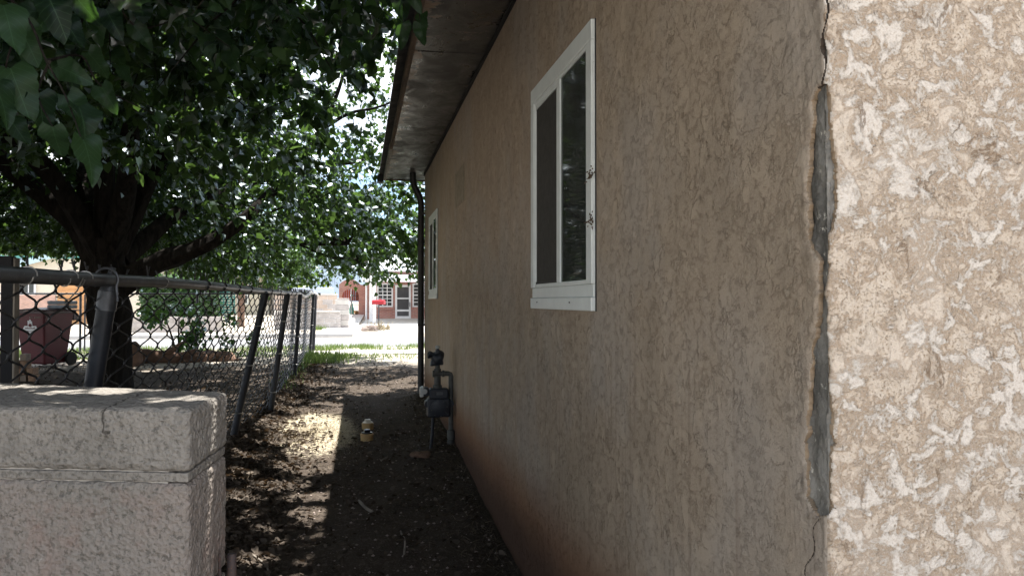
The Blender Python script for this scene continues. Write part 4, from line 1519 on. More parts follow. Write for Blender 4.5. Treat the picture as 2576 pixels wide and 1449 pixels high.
# no bare twigs where the leaves stay away (above the sun patches, at the eave)
tend = tw + tdir * tl[:, None]
tend[:, 2] -= .22 * tl
tmid = (tw + tend) / 2
okt = ~sun_gap(tmid) & ~sun_gap(tend)
for q3 in (tw, tmid, tend):
    okt &= ~((q3[:, 0] > .05) & (q3[:, 1] < 11.6) & (q3[:, 2] < 3.8 + .2 * q3[:, 0]))
    okt &= q3[:, 2] > z_bottom(q3[:, 0], q3[:, 1]) - .35
# twig tubes
T3 = np.array([(0, 1), (.87, -.5), (-.87, -.5)])
ax1 = np.cross(tdir, [0, 0, 1.0])
ax1 /= np.linalg.norm(ax1, axis=1, keepdims=True) + 1e-6
ax2 = np.cross(tdir, ax1)
rings = []
for s, r in ((0, .007), (.5, .005), (1, .002)):
    c = tw + tdir * (tl * s)[:, None]
    c[:, 2] -= .22 * tl * s * s
    rings.append(c[:, None, :] + r * (T3[None, :, 0:1] * ax1[:, None, :] + T3[None, :, 1:2] * ax2[:, None, :]))
TVt = np.stack(rings, 1).reshape(n, 9, 3)[okt]
nk = int(okt.sum())
TFt = np.array([(0, 1, 4, 3), (1, 2, 5, 4), (2, 0, 3, 5), (3, 4, 7, 6), (4, 5, 8, 7), (5, 3, 6, 8)])
stuff(np_mesh('twigs', TVt.reshape(-1, 3), (TFt[None] + (np.arange(nk) * 9)[:, None, None]).reshape(-1, 4), M['bark'], tree, smooth=True))
# secondary branches reach from the limbs into the foliage
sb = MB()
for i in RNG.choice(np.nonzero(okt)[0], 190, replace=False):
    c = tw[i]
    dd = np.linalg.norm(limb_pts - c, axis=1) + np.maximum(0, limb_pts[:, 2] - c[2]) * .6
    j = int(np.argmin(dd + RNG.uniform(0, 1.2, len(dd))))
    a = Vector(limb_pts[j])
    b = Vector(c)
    if (a - b).length < .5 or (a - b).length > 4.5:
        continue
    mid = a.lerp(b, .5) + Vector(RNG.normal(size=3)) * .12 + Vector((0, 0, .15))
    m1 = a.lerp(b, .25) + Vector(RNG.normal(size=3)) * .08 + Vector((0, 0, .1))
    path = catmull([a, m1, mid, b], 4)
    L = len(path)
    r0 = .012 + .010 * (a - b).length
    sb.tube(path, [r0 + (.006 - r0) * q_ / (L - 1) for q_ in range(L)], 6)
stuff(sb.build('branches', M['bark'], tree, smooth=True))
# leaves
frac = RNG.uniform(.12, 1.02, (n, NL))
pos = tw[:, None, :] + tdir[:, None, :] * (tl[:, None] * frac)[..., None]
pos[..., 2] -= (.22 * tl[:, None] * frac ** 2)
side_ = RNG.normal(size=(n, NL, 3)) * .75
ld = tdir[:, None, :] * .55 + side_
ld[..., 2] -= .62
ld = ld.reshape(-1, 3)
pos = pos.reshape(-1, 3) + ld / np.linalg.norm(ld, axis=1, keepdims=True) * .035
nr = RNG.normal(size=(len(pos), 3)) * .62
nr[:, 2] += .75
size = RNG.uniform(.062, .122, len(pos)) * np.where(pos[:, 1] < 5, .95, 1)
okl = ~sun_gap(pos)
okl &= pos[:, 2] > z_bottom(pos[:, 0], pos[:, 1]) - .22 - .25 * (RNG.uniform(size=len(pos)) < .12)
okl &= np.linalg.norm(pos - np.array([0, 0, HC]), axis=1) > 1.9
okl &= ~((pos[:, 0] > .10) & (pos[:, 1] < 10.9) & (pos[:, 2] < 3.7 + .2 * pos[:, 0]))
pos, ld, nr, size = pos[okl], ld[okl], nr[okl], size[okl]
# the leaves that show largest become single leaves, the rest one mass
dist = np.linalg.norm(pos - np.array([0, 0, HC]), axis=1)
fwd = np.array([math.sin(YAW), math.cos(YAW), 0])
rel = pos - np.array([0, 0, HC])
zf = rel @ fwd
xf = rel @ np.array([math.cos(YAW), -math.sin(YAW), 0])
inview = (zf > .3) & (np.abs(xf / zf) < .68) & (np.abs(rel[:, 2] / zf) < .42)
order = np.argsort(np.where(inview, dist / size, 1e9))
single = order[:225]
mass = np.setdiff1d(np.arange(len(pos)), single)
KV = np.array([(0, -.02, 0), (-.42, .30, .09), (0, 1.03, -.06), (.42, .30, .09)])
KF = np.array([(0, 1, 2), (0, 2, 3)])
LT = np.concatenate([LF[:, [0, 1, 2]], LF[:, [0, 2, 3]]])
parts_v, parts_f, base_i = [], [], 0
for sel, tv, tf in ((mass[dist[mass] < 8.5], LV, LT), (mass[dist[mass] >= 8.5], KV, KF)):
    yd = ld[sel] / np.linalg.norm(ld[sel], axis=1, keepdims=True)
    xd = np.cross(yd, nr[sel])
    xd /= np.linalg.norm(xd, axis=1, keepdims=True) + 1e-9
    zd = np.cross(xd, yd)
    V = pos[sel][:, None, :] + size[sel][:, None, None] * (tv[None, :, 0:1] * xd[:, None, :] + tv[None, :, 1:2] * yd[:, None, :] + tv[None, :, 2:3] * zd[:, None, :])
    parts_v.append(V.reshape(-1, 3))
    parts_f.append((tf[None] + (np.arange(len(sel)) * len(tv))[:, None, None]).reshape(-1, 3) + base_i)
    base_i += len(sel) * len(tv)
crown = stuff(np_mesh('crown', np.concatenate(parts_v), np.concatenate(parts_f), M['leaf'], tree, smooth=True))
NVv, NFf = leaf_template(True)
near_meshes = []
for i in range(4):
    vv = NVv.copy()
    vv[:, 2] += .10 * np.sin(vv[:, 1] * 8 + i * 1.7) * np.abs(vv[:, 0]) * 3 + .22 * (i - 1.2) / 1.5 * vv[:, 0] ** 2 * 3 - .12 * (i % 2) * vv[:, 1] ** 3
    vv[:, 0] += .05 * (i - 1.5) * vv[:, 1] ** 2
    me = bpy.data.meshes.new('leaf')
    me.from_pydata([tuple(p) for p in vv], [], [tuple(int(a) for a in f) for f in NFf])
    me.shade_smooth()
    me.materials.append(M['leaf_near'])
    near_meshes.append(me)


def single_leaf(p, yd, nn_, s, i, wf=1.0):
    yd = Vector(yd).normalized()
    xd = yd.cross(Vector(nn_)).normalized()
    zd = xd.cross(yd)
    o = bpy.data.objects.new('leaf', near_meshes[i % 4])
    m = Matrix((xd * s * wf, yd * s, zd * s)).transposed().to_4x4()
    m.translation = Vector(p)
    COL.objects.link(o)
    o.parent = crown
    o.matrix_local = m
    return o


for i, j in enumerate(single):
    single_leaf(pos[j], ld[j], nr[j], size[j] * 1.05, i)
# the big leaves on the twig ends nearest to the lens: (view spot of leaf base, depth, tip offset, length)
NEAR = [(20, 170, 2.30, (60, 150), .19), (90, 235, 2.35, (30, 110), .15), (165, 240, 2.4, (70, 95), .15), (195, 268, 2.30, (45, 130), .155), (128, 318, 2.25, (20, 85), .12),
        (205, 350, 2.20, (50, 115), .165), (40, 60, 2.5, (55, 110), .17), (110, -20, 2.4, (60, 120), .18), (150, 40, 2.6, (60, 80), .15), (60, 130, 2.7, (80, 50), .15),
        (140, 165, 2.5, (90, 40), .14), (250, 215, 2.6, (40, 70), .12), (0, 10, 2.2, (40, 110), .18), (215, 130, 2.9, (60, 60), .14), (180, -15, 2.7, (60, 70), .15),
        (385, 290, 2.9, (30, 45), .11), (290, 160, 3.2, (50, 60), .13), (330, 60, 3.2, (50, 60), .14), (420, 40, 3.4, (40, 70), .14), (470, 120, 3.6, (50, 60), .13),
        (20, 300, 2.6, (50, 60), .12), (-20, 210, 2.25, (50, 90), .16), (260, 20, 2.9, (50, 90), .15), (530, 20, 3.8, (40, 60), .14),
        (1005, -30, 3.6, (5, 95), .20), (1012, 55, 3.6, (-2, 75), .155), (1055, 55, 3.5, (10, 62), .13), (1030, -30, 3.5, (30, 60), .15), (1062, 30, 3.6, (-8, 60), .12), (985, -40, 3.8, (-15, 60), .14)]
for i, (px, py, yy, (ox, oy), ln) in enumerate(NEAR):
    a = at(px, py, yy)
    b = at(px + ox, py + oy, yy + random.uniform(-.05, .05))
    toc = (Vector((0, 0, HC)) - a).normalized()
    nrm = toc * random.uniform(.5, 1.0) + Vector((random.uniform(-.5, .5), random.uniform(-.3, .3), random.uniform(.2, .8)))
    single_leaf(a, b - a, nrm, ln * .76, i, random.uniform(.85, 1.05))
# the thin twigs that carry them
nt_ = MB()
for path in ([(-40, -60, 2.5), (60, 40, 2.4), (110, 150, 2.35), (160, 240, 2.3), (200, 345, 2.22)], [(60, 40, 2.4), (20, 120, 2.3), (5, 190, 2.3)], [(110, 150, 2.35), (200, 140, 2.6), (250, 215, 2.6), (380, 285, 2.9)],
             [(120, 150, 2.35), (90, 235, 2.35), (128, 318, 2.25)], [(250, -80, 3.2), (330, 60, 3.2), (430, 50, 3.4), (530, 25, 3.8)], [(1020, -140, 3.7), (1015, -40, 3.6), (1013, 50, 3.6)], [(1020, -60, 3.6), (1045, -10, 3.55), (1056, 50, 3.5)]):
    pp = catmull([at(*p) for p in path], 5)
    nt_.tube(pp, [.0045 - .003 * i / len(pp) for i in range(len(pp))], 6)
stuff(nt_.build('leaf_twigs', M['bark'], tree, smooth=True))

# ------------------------------------------------------------------ fallen leaves, straw, twigs, grass
def on_ground(x, y, lift=0.0):
    return np.stack([x, y, ground_z(x, y) + lift], -1)


n1 = 12000
x = np.where(RNG.uniform(size=n1) < .86, -1.2 + np.abs(RNG.normal(size=n1)) * .34, RNG.uniform(-1.3, .85, n1))
y = RNG.uniform(2.6, 15.0, n1)
y = np.where(RNG.uniform(size=n1) < .45, RNG.uniform(3.2, 8.5, n1), y)
x2 = RNG.uniform(-8.5, -1.2, 5200)
y2 = RNG.uniform(3.2, 18.0, 5200)
x, y = np.concatenate([x, x2]), np.concatenate([y, y2])
okk = (x < WX - .03) | (y > FY)
x, y = x[okk], y[okk]
nn = len(x)
d = RNG.normal(size=(nn, 3))
d[:, 2] *= .35
nr2 = RNG.normal(size=(nn, 3)) * .42
nr2[:, 2] += .8
dv = LV.copy()
dv[:, 2] = np.abs(dv[:, 0]) * .55 + .25 * (dv[:, 1] - .4) ** 2
stuff(leaves_mesh('fallen_leaves', on_ground(x, y, .012), d, nr2, RNG.uniform(.018, .05, nn), M['dry_leaf'], None, (dv, LF)))
stuffo = bpy.data.objects['fallen_leaves']
tag(stuffo, 'dry brown leaves littering the alley and yard', 'leaf litter')

BV = np.array([(-.03, 0, 0), (.03, 0, 0), (.022, .5, .10), (-.022, .5, .10), (0, 1, .06)])
BF = np.array([(0, 1, 2, 3), (3, 2, 4, 4)])
BFt = np.array([(0, 1, 2), (0, 2, 3), (3, 2, 4)])
n3 = 7500
x = RNG.uniform(-1.25, .86, n3)
y = np.concatenate([RNG.uniform(2.8, 9.8, 4500), RNG.uniform(6.9, 15.5, 3000)])
okk = (x < WX - .03) | (y > FY)
x, y = x[okk], y[okk]
d = RNG.normal(size=(len(x), 3))
d[:, 2] = np.abs(d[:, 2]) * .22
nr2 = RNG.normal(size=(len(x), 3)) * .3
nr2[:, 2] += 1
st = leaves_mesh('straw_litter', on_ground(x, y, .008), d, nr2, RNG.uniform(.02, .085, len(x)), M['litter_straw'], None, (BV * np.array([1.0, 1, 1]), BFt))
stuff(st)
tag(st, 'dry straw and grass clippings strewn over the alley floor', 'straw')
x = np.concatenate([RNG.normal(-.48, .22, 6500), RNG.uniform(-1.0, 0, 400)])
y = np.concatenate([RNG.normal(8.5, .6, 6500), RNG.uniform(7, 10, 400)])
d = RNG.normal(size=(len(x), 3)) * .5
d[:, 2] = np.abs(d[:, 2]) + .25
dg_ = leaves_mesh('dry_grass', on_ground(x, y, -.004), d, RNG.normal(size=(len(x), 3)), RNG.uniform(.02, .05, len(x)), M['straw'], None, (BV, BFt))
stuff(dg_)
tag(dg_, 'patch of short dry grass in the sunlit strip of the alley', 'dry grass')


def grass_patch(xs, ys_, hmin, hmax, label, m='grass'):
    nn = len(xs)
    d = RNG.normal(size=(nn, 3)) * .38
    d[:, 2] = 1
    o = leaves_mesh('grass', on_ground(xs, ys_, -.01), d, RNG.normal(size=(nn, 3)), RNG.uniform(hmin, hmax, nn), M[m], None, (BV * np.array([1.6, 1, 1]), BFt))
    stuff(o)
    tag(o, label, 'grass')


grass_patch(np.concatenate([RNG.normal(-.75, .35, 1700).clip(-1.0, .5), RNG.uniform(-1, 1.6, 500)]), np.concatenate([RNG.uniform(15.0, 16.8, 1700), RNG.uniform(15.4, 16.8, 500)]), .06, .20, 'green grass growing before the pavement at the alley mouth')
cx = RNG.uniform(-9, 3, 160)
xs = (cx[:, None] + RNG.normal(size=(160, 45)) * .16).ravel()
ys_ = (RNG.uniform(18.2, 19.95, 160)[:, None] + RNG.normal(size=(160, 45)) * .12).ravel().clip(18.1, 20.05)
grass_patch(xs, ys_, .05, .17, 'thin weedy grass strip between pavement and road')
grass_patch(RNG.uniform(-8.5, -1.4, 5200), RNG.uniform(16.4, 18.1, 5200), .04, .16, 'low grass along the inside of the street fence')
grass_patch(RNG.normal(-1.05, .10, 500), RNG.uniform(11, 17.5, 500), .05, .14, 'weeds at the foot of the leaning fence')

n5 = 2600
x = WX - .02 - np.abs(RNG.normal(size=n5)) * .13
y = RNG.uniform(3.0, 10.6, n5)
d = RNG.normal(size=(n5, 3))
d[:, 2] = np.abs(d[:, 2]) * .3
nr2 = RNG.normal(size=(n5, 3)) * .4
nr2[:, 2] += 1
wd = leaves_mesh('wall_debris', on_ground(x, y, .006), d, nr2, RNG.uniform(.02, .07, n5), M['litter_straw'], None, (BV * np.array([1.6, 1, 1]), BFt))
stuff(wd)
tag(wd, 'dry chaff piled along the foot of the stucco wall', 'debris')
pb_v, pb_f = [], []
OV = np.array([(1, 0, 0), (-1, 0, 0), (0, 1, 0), (0, -1, 0), (0, 0, .7), (0, 0, -.7)], float)
OF = np.array([(0, 2, 4), (2, 1, 4), (1, 3, 4), (3, 0, 4), (2, 0, 5), (1, 2, 5), (3, 1, 5), (0, 3, 5)])
n6 = 1500
px6, py6 = RNG.uniform(-1.1, .86, n6), RNG.uniform(2.8, 13, n6)
sz6 = RNG.uniform(.004, .014, n6)
V6 = on_ground(px6, py6, .002)[:, None, :] + OV[None] * sz6[:, None, None] * RNG.uniform(.6, 1.3, (n6, 6, 1))
pbo = np_mesh('pebbles', V6.reshape(-1, 3), (OF[None] + (np.arange(n6) * 6)[:, None, None]).reshape(-1, 3), M['rock'])
stuff(pbo)
tag(pbo, 'small pebbles and clods scattered on the alley dirt', 'pebbles')

for (pts, r, lab) in (([(1010, 1340), (1020, 1360), (1018, 1395)], .006, 'thin curved twig lying in the middle of the alley'), ([(905, 1262), (920, 1278), (938, 1290)], .011, 'bent dark root piece near the sunlit litter'),
                      ([(960, 1160), (975, 1152)], .009, 'short broken stick beside the wall shade'), ([(640, 1395), (672, 1420), (680, 1445)], .005, 'thin twig among leaves beside the block wall')):
    P_ = []
    for (a, b) in pts:
        yy = 6.0
        for _ in range(12):
            p = at(a, b, yy)
            yy *= (HC - float(ground_z(p.x, yy))) / max(.05, HC - p.z)
        p = at(a, b, yy)
        P_.append(p + Vector((0, 0, r + .004)))
    o = MB().tube(catmull(P_, 4) if len(P_) > 2 else P_, r, 6).build('fallen_twig', M['pale_bark'], None, smooth=True)
    tag(o, lab, 'twig', 'twigs on the alley floor')


def rock(name, c, s, m, parent=None, seed=0, flat=1.0):
    r_ = np.random.default_rng(seed)
    mb = MB()
    nu, nv = 12, 8
    prof = []
    ph = r_.uniform(0, 6.28, 6)
    for j in range(nv + 1):
        th = math.pi * j / nv
        for i in range(nu):
            a = 2 * math.pi * i / nu
            rr_ = 1 + .16 * math.sin(2 * a + ph[0] + th) + .12 * math.sin(3 * a + ph[1] - 2 * th) + .10 * math.sin(4 * th + ph[2])
            prof.append((c[0] + s[0] * rr_ * math.sin(th) * math.cos(a), c[1] + s[1] * rr_ * math.sin(th) * math.sin(a), c[2] + s[2] * rr_ * math.cos(th)))
    fs_ = [(j * nu + i, j * nu + (i + 1) % nu, (j + 1) * nu + (i + 1) % nu, (j + 1) * nu + i) for j in range(nv) for i in range(nu)]
    mb.add(prof, [tuple(reversed(f)) for f in fs_])
    return mb.build(name, m, parent, smooth=False)


s0 = at(1060, 1140, 7.0)
o = rock('flat_stone', (s0.x, 7.0, float(ground_z(s0.x, 7.0)) + .02), (.09, .13, .022), M['wood_log'], None, 3)
o.rotation_euler = (0, 0, 0)
tag(o, 'flat brown stone lying at the foot of the gas meter', 'stone')

# ------------------------------------------------------------------ things in the neighbour's yard
# tarred stake with a block nailed on top
sx, sy = at(22, 700, 4.4).x, 4.4
stk = thing('wooden_stake', 'black timber stake with a block on top behind the fence', 'post', (sx, sy, 0))
zt = at(22, 645, sy).z
MB().box(sx - .03, sx + .026, sy - .02, sy + .02, float(ground_z(sx, sy)) - .1, zt - .055).build('shaft', M['stake_dark'], stk, bevel=.003)
MB().box(sx + .0265, sx + .036, sy - .02, sy + .04, float(ground_z(sx, sy)) - .1, zt - .01).build('batten', M['stake_pale'], stk, bevel=.002)
MB().box(sx - .11, sx + .026, sy - .035, sy + .02, zt - .054, zt).build('head_block', M['stake_dark'], stk, bevel=.003)

# brick stack
bst_x, bst_y = -5.32, 13.2
gz = float(ground_z(bst_x, bst_y))
K = 0
for row in range(4):
    for i, (bx, wdt, dpt) in enumerate([(-5.62, .30, .16), (-5.36, .20, .16), (-5.20, .10, .20), (-5.09, .10, .20), (-4.97, .10, .2)]):
        if row == 3 and i in (0, 2):
            continue
        if row >= 2 and i == 4:
            continue
        j = random.uniform(-.012, .012)
        o = MB().obox((bx + j, bst_y + random.uniform(-.02, .02), gz + .055 + row * .108), (wdt - .012, dpt, .10), Matrix.Rotation(random.uniform(-.06, .06), 3, 'Z')).build('brick', M['paver'] if (i + row) % 3 else M['paver_grey'], None, bevel=.006)
        rn = ('lowest', 'second', 'third', 'top')[row]
        cn = ('left end', 'long face left of centre', 'centre', 'right of centre', 'right end')[i]
        tag(o, 'sandy brick in the %s row of the stack, %s' % (rn, cn), 'brick', 'bricks stacked by the maroon bin')

# wheeled bin
bx, by = -5.62, 15.4
bz = float(ground_z(bx, by))
binr = thing('wheeled_bin', 'maroon wheeled rubbish bin with a white emblem behind the fence', 'rubbish bin', (bx, by, bz))
rot = Matrix.Rotation(R(-24), 3, 'Z')


def bp(x, y, z):
    return Vector((bx, by, bz)) + rot @ Vector((x, y, z))


b_ = MB()
lo, hi = (.24, .25), (.31, .35)
b_.add([bp(sx * (lo[0] if z == .06 else hi[0]), sy_ * (lo[1] if z == .06 else hi[1]), z) for z in (.06, 1.0) for sx, sy_ in ((-1, -1), (1, -1), (1, 1), (-1, 1))],
       [(0, 3, 2, 1), (4, 5, 6, 7), (0, 1, 5, 4), (1, 2, 6, 5), (2, 3, 7, 6), (3, 0, 4, 7)])
b_.build('body', M['bin_red'], binr, bevel=.03, seg=3)
rim = MB()
rim.add([bp(sx * .335, sy_ * .375, z) for z in (.965, 1.01) for sx, sy_ in ((-1, -1), (1, -1), (1, 1), (-1, 1))], [(0, 3, 2, 1), (4, 5, 6, 7), (0, 1, 5, 4), (1, 2, 6, 5), (2, 3, 7, 6), (3, 0, 4, 7)])
rim.build('rim', M['bin_lid'], binr, bevel=.008)
lid = MB()
nl = 8
lv = []
for i in range(nl + 1):
    yy = -.40 + .84 * i / nl
    for j in range(nl + 1):
        xx = -.35 + .70 * j / nl
        lv.append(bp(xx, yy, 1.018 + .055 * math.cos(xx / .35 * 1.35) * math.cos(yy / .44 * 1.2)))
lid.add(lv, [(i * (nl + 1) + j, i * (nl + 1) + j + 1, (i + 1) * (nl + 1) + j + 1, (i + 1) * (nl + 1) + j) for i in range(nl) for j in range(nl)])
lo_ = lid.build('lid', M['bin_lid'], binr, smooth=True)
so = lo_.modifiers.new('thick', 'SOLIDIFY')
so.thickness = .02
MB().tube([bp(-.25, .45, .93), bp(.25, .45, .93)], .018, 10).build('handle', M['bin_lid'], binr, smooth=True)
for sx in (-1, 1):
    MB().box(0, 0, 0, 0, 0, 0)
    wv = MB().lathe([(.03, -.025), (.12, -.025), (.13, -.01), (.13, .01), (.12, .025), (.03, .025)], bp(sx * .29, .30, .13), rot @ Matrix.Rotation(R(90), 3, 'Y'), 18)
    wv.build('wheel', M['rubber'], binr, smooth=True)
    MB().obox(bp(sx * .27, .40, .90), (.04, .10, .14), rot).build('handle_bracket', M['bin_lid'], binr, bevel=.01)
em = MB()


def front(x, z, d=.004):
    f = (z - .06) / .94
    return bp(x, -(.25 + .10 * f) - d, z)


def plate(poly, d=.005):
    n_ = len(poly)
    em.add([front(a, b, d) for a, b in poly] + [front(a, b, d - .004) for a, b in poly], [tuple(range(n_))] + [((i + 1) % n_, i, n_ + i, n_ + (i + 1) % n_) for i in range(n_)])


# emblem: a bar with lettering field, sun rays above and below around a disc
plate([(-.15, .66), (.13, .66), (.145, .70), (.13, .745), (-.12, .745), (-.15, .70)])
for (x0, x1, z0, z1) in ((-.045, -.015, .75, .84), (-.007, .023, .75, .86), (.031, .05, .75, .83), (-.04, -.015, .60, .655), (-.007, .02, .585, .655), (.028, .048, .60, .655)):
    plate([(x0, z0), (x1, z0), (x1, z1), (x0, z1)])
em.build('emblem', M['white_paint'], binr)
lt = MB()
plate_m = em
em = lt
for i, x in enumerate(np.linspace(-.11, .09, 9)):
    plate([(x, .69), (x + .012, .69), (x + .012, .715 + .006 * (i % 3)), (x, .715)], .008)
plate([(.005 + .035 * math.cos(a), .757 + .03 * math.sin(a)) for a in np.linspace(0, 2 * math.pi, 14, endpoint=False)], .009)
lt.build('emblem_marks', M['bin_red'], binr)
for i, x in enumerate(np.linspace(.0, .22, 9)):
    if i == 3:
        continue
    em = MB()
    plate([(x, .885), (x + .014, .885), (x + .014, .908), (x, .908)], .005)
    em.build('stamped_digit', M['pale_bark'], binr)
cb = thing('foam_cushion', 'grey blue folded foam cushion resting on the bin lid', 'cushion', bp(.22, .1, 1.06))
for i in range(2):
    MB().obox(bp(.26, .12, 1.085 + .075 * i), (.40, .30, .07), rot).build('fold', M['cushion'], cb, bevel=.022, seg=3)

# log and stump lying at the edge of the shade
lg = at(385, 893, 15.6)
lz = float(ground_z(lg.x, 15.6))
lgo = thing('fallen_log', 'brown weathered log lying across the shaded yard', 'log', (lg.x, 15.6, lz))
MB().tube(catmull([(lg.x - .55, 15.5, lz + .14), (lg.x - .1, 15.6, lz + .13), (lg.x + .35, 15.75, lz + .10), (lg.x + .75, 15.8, lz + .2)], 5), [.15] * 6 + [.13] * 5 + [.07] * 5, 12).build('trunk_piece', M['wood_log'], lgo, smooth=True)
MB().tube([(lg.x + .2, 15.7, lz + .16), (lg.x + .42, 15.55, lz + .30), (lg.x + .60, 15.5, lz + .42)], [.07, .05, .02], 8).build('branch_stub', M['wood_log'], lgo, smooth=True)
sp_ = at(338, 880, 15.2)
sz = float(ground_z(sp_.x, 15.2))
o = MB().tube(catmull([(sp_.x, 15.2, sz - .05), (sp_.x + .01, 15.2, sz + .18), (sp_.x - .02, 15.2, sz + .36), (sp_.x - .06, 15.2, sz + .42)], 4), [.16, .15, .14, .14, .135, .13, .125, .12, .115, .10, .09, .07, .04], 12).build('tree_stump', M['wood_log'], None, smooth=True)
tag(o, 'rounded pale stump standing beside the mulberry trunk', 'stump')
for i, (px, py, s) in enumerate(((470, 895, .22), (520, 893, .26), (565, 890, .2))):
    p = at(px, py, 15.9)
    o = rock('earth_heap', (p.x, 15.9, float(ground_z(p.x, 15.9)) + .04), (s * 1.5, s, s * .62), M['wood_log'], None, 20 + i)
    tag(o, ('dark earth heap right of the fallen log', 'largest dark earth heap in the middle of the row', 'small dark earth heap closest to the leaning fence')[i], 'earth heap')


# ------------------------------------------------------------------ trees and shrubs farther off
def leafy(name, label, cat, base, trunk_h, radii, n_, size, m, bark='pale_bark', lean=(0, 0), seed=0, group=None, stems=1, trunk_r=.1):
    r_ = np.random.default_rng(seed)
    t = thing(name, label, cat, base, group)
    base = Vector(base)
    c = base + Vector((lean[0], lean[1], trunk_h + radii[2] * .75))
    for s in range(stems):
        ang = r_.uniform(0, 6.28)
        tip = c + Vector((math.cos(ang) * radii[0] * .45, math.sin(ang) * radii[1] * .45, radii[2] * .3)) if stems > 1 else c + Vector((0, 0, radii[2] * .4))
        mid = base.lerp(tip, .5) + Vector(r_.normal(size=3)) * .06 * trunk_h
        path = catmull([base - Vector((0, 0, .1)), mid, tip], 6)
        MB().tube(path, [trunk_r * (1 - .8 * i / len(path)) for i in range(len(path))], 8).build('trunk' if trunk_r > .05 else 'stem', M[bark], t, smooth=True)
    k_ = max(6, n_ // 60)
    cc = r_.normal(size=(k_, 3))
    cc /= np.linalg.norm(cc, axis=1, keepdims=True)
    cc *= r_.uniform(.35, 1.0, (k_, 1)) ** .5
    pts = cc[r_.integers(0, k_, n_)] + r_.normal(size=(n_, 3)) * .17
    p = np.array(c) + pts * np.array(radii)
    p = p[p[:, 2] > base.z + .02]
    d = r_.normal(size=(len(p), 3))
    d[:, 2] -= .4
    nn_ = r_.normal(size=(len(p), 3))
    nn_[:, 2] += .5
    stuff(leaves_mesh('crown', p, d, nn_, r_.uniform(.7, 1.3, len(p)) * size, M[m], t))
    return t


p = at(450, 885, 17.2)
leafy('sapling', 'sparse green sapling growing by the street fence', 'shrub', (p.x, 17.2, .38), .25, (.75, .5, .62), 420, .10, 'leaf_hedge', 'bark', seed=2, stems=4, trunk_r=.018)
p = at(585, 880, 17.4)
leafy('sapling', 'small leafy sapling in front of the green lattice', 'shrub', (p.x, 17.4, .38), .1, (.5, .3, .42), 160, .08, 'leaf_hedge', 'bark', seed=3, stems=3, trunk_r=.014)
leafy('distant_tree', 'pale green tree behind the red arch gateway', 'tree', (-5.6, 52, .6), 2.0, (2.6, 2.4, 2.2), 3200, .26, 'leaf_bg', seed=4, trunk_r=.18, group='trees across the street')
p = at(772, 730, 47)
leafy('yellow_shrub', 'yellow green feathery shrub above the block wall', 'shrub', (p.x, 47, .65), .5, (1.25, 1.0, .85), 1300, .20, 'leaf_yellow', seed=5, trunk_r=.08)
p = at(690, 700, 58)
leafy('distant_tree', 'dark green tree between the arch gateway and white building', 'tree', (p.x, 58, .7), 1.8, (3.2, 3.0, 3.0), 3000, .30, 'leaf_hedge', seed=6, trunk_r=.22, group='trees across the street')
p = at(470, 680, 46)
leafy('distant_tree', 'bright green tree behind the grey low wall', 'tree', (p.x, 46, .6), 1.6, (3.0, 2.5, 2.9), 3600, .26, 'leaf_bg', seed=7, trunk_r=.2, group='trees across the street')
p = at(100, 640, 60)
leafy('distant_tree', 'green tree rising behind the gabled cream house', 'tree', (p.x, 62, .7), 2.0, (6, 4, 4.6), 3600, .36, 'leaf_bg', seed=8, trunk_r=.3, group='trees across the street')
p = at(1030, 660, 70)
leafy('distant_tree', 'far green tree behind the red brick house', 'tree', (p.x + 1.5, 72, .8), 2.4, (3.4, 3, 2.8), 2400, .36, 'leaf_bg', seed=9, trunk_r=.3, group='trees across the street')
# pale forked trunk with hardly any leaves
p = at(545, 770, 31)
pt = thing('bare_tree', 'pale grey forked tree trunk across the street', 'tree', (p.x, 31, .47), 'trees across the street')
MB().tube(catmull([(p.x, 31, .3), (p.x - .05, 31, 1.6), (p.x - .2, 31, 2.6), (p.x - .45, 31, 4.2)], 6), [.17 - .006 * i for i in range(19)], 10).build('trunk', M['pale_bark'], pt, smooth=True)
for (dx, dz, r) in ((.5, 1.3, .05), (.9, 1.0, .04), (.25, 1.9, .05)):
    MB().tube(catmull([(p.x - .1, 31, 2.2), (p.x + dx * .5, 31.1, 2.3 + dz * .4), (p.x + dx, 31.1, 2.2 + dz)], 5), [r * (1 - .06 * i) for i in range(11)], 8).build('limb', M['pale_bark'], pt, smooth=True)
p2 = at(606, 760, 33)
o = thing('bare_tree', 'slim reddish trunk right of the pale forked one', 'tree', (p2.x, 33, .47), 'trees across the street')
MB().tube([(p2.x, 33, .3), (p2.x + .05, 33, 3.2)], [.15, .12], 10).build('trunk', M['wood_log'], o, smooth=True)

# low grey wall with a clipped hedge behind
p = at(345, 850, 28.5)
q_ = at(545, 850, 28.5)
gw = thing('low_grey_wall', 'low grey block wall under the dark clipped hedge', 'wall', (p.x, 28.5, .46))
x = p.x
rowz = .40
for row in range(3):
    x = p.x - (.2 if row % 2 else 0)
    while x < q_.x:
        MB().box(x + .006, x + .394, 28.4, 28.6, rowz + .006, rowz + .194).build('block', M['grey_block'], gw, bevel=.008)
        x += .40
    rowz += .20
MB().box(p.x - .15, x - .05, 28.415, 28.585, .3, rowz - .01).build('mortar', M['mortar'], gw)
hd = thing('clipped_hedge', 'dark green clipped hedge above the low grey wall', 'hedge', ((p.x + q_.x) / 2, 29.3, .46))
n_ = 5200
hp = np.stack([RNG.uniform(p.x - .1, q_.x, n_), RNG.uniform(28.85, 29.9, n_), RNG.uniform(.5, 2.45, n_)], -1)
hp[:, 2] -= np.clip(np.abs(hp[:, 0] - (p.x + q_.x) / 2) - 1.0, 0, 1) * .25 * RNG.uniform(0, 1, n_)
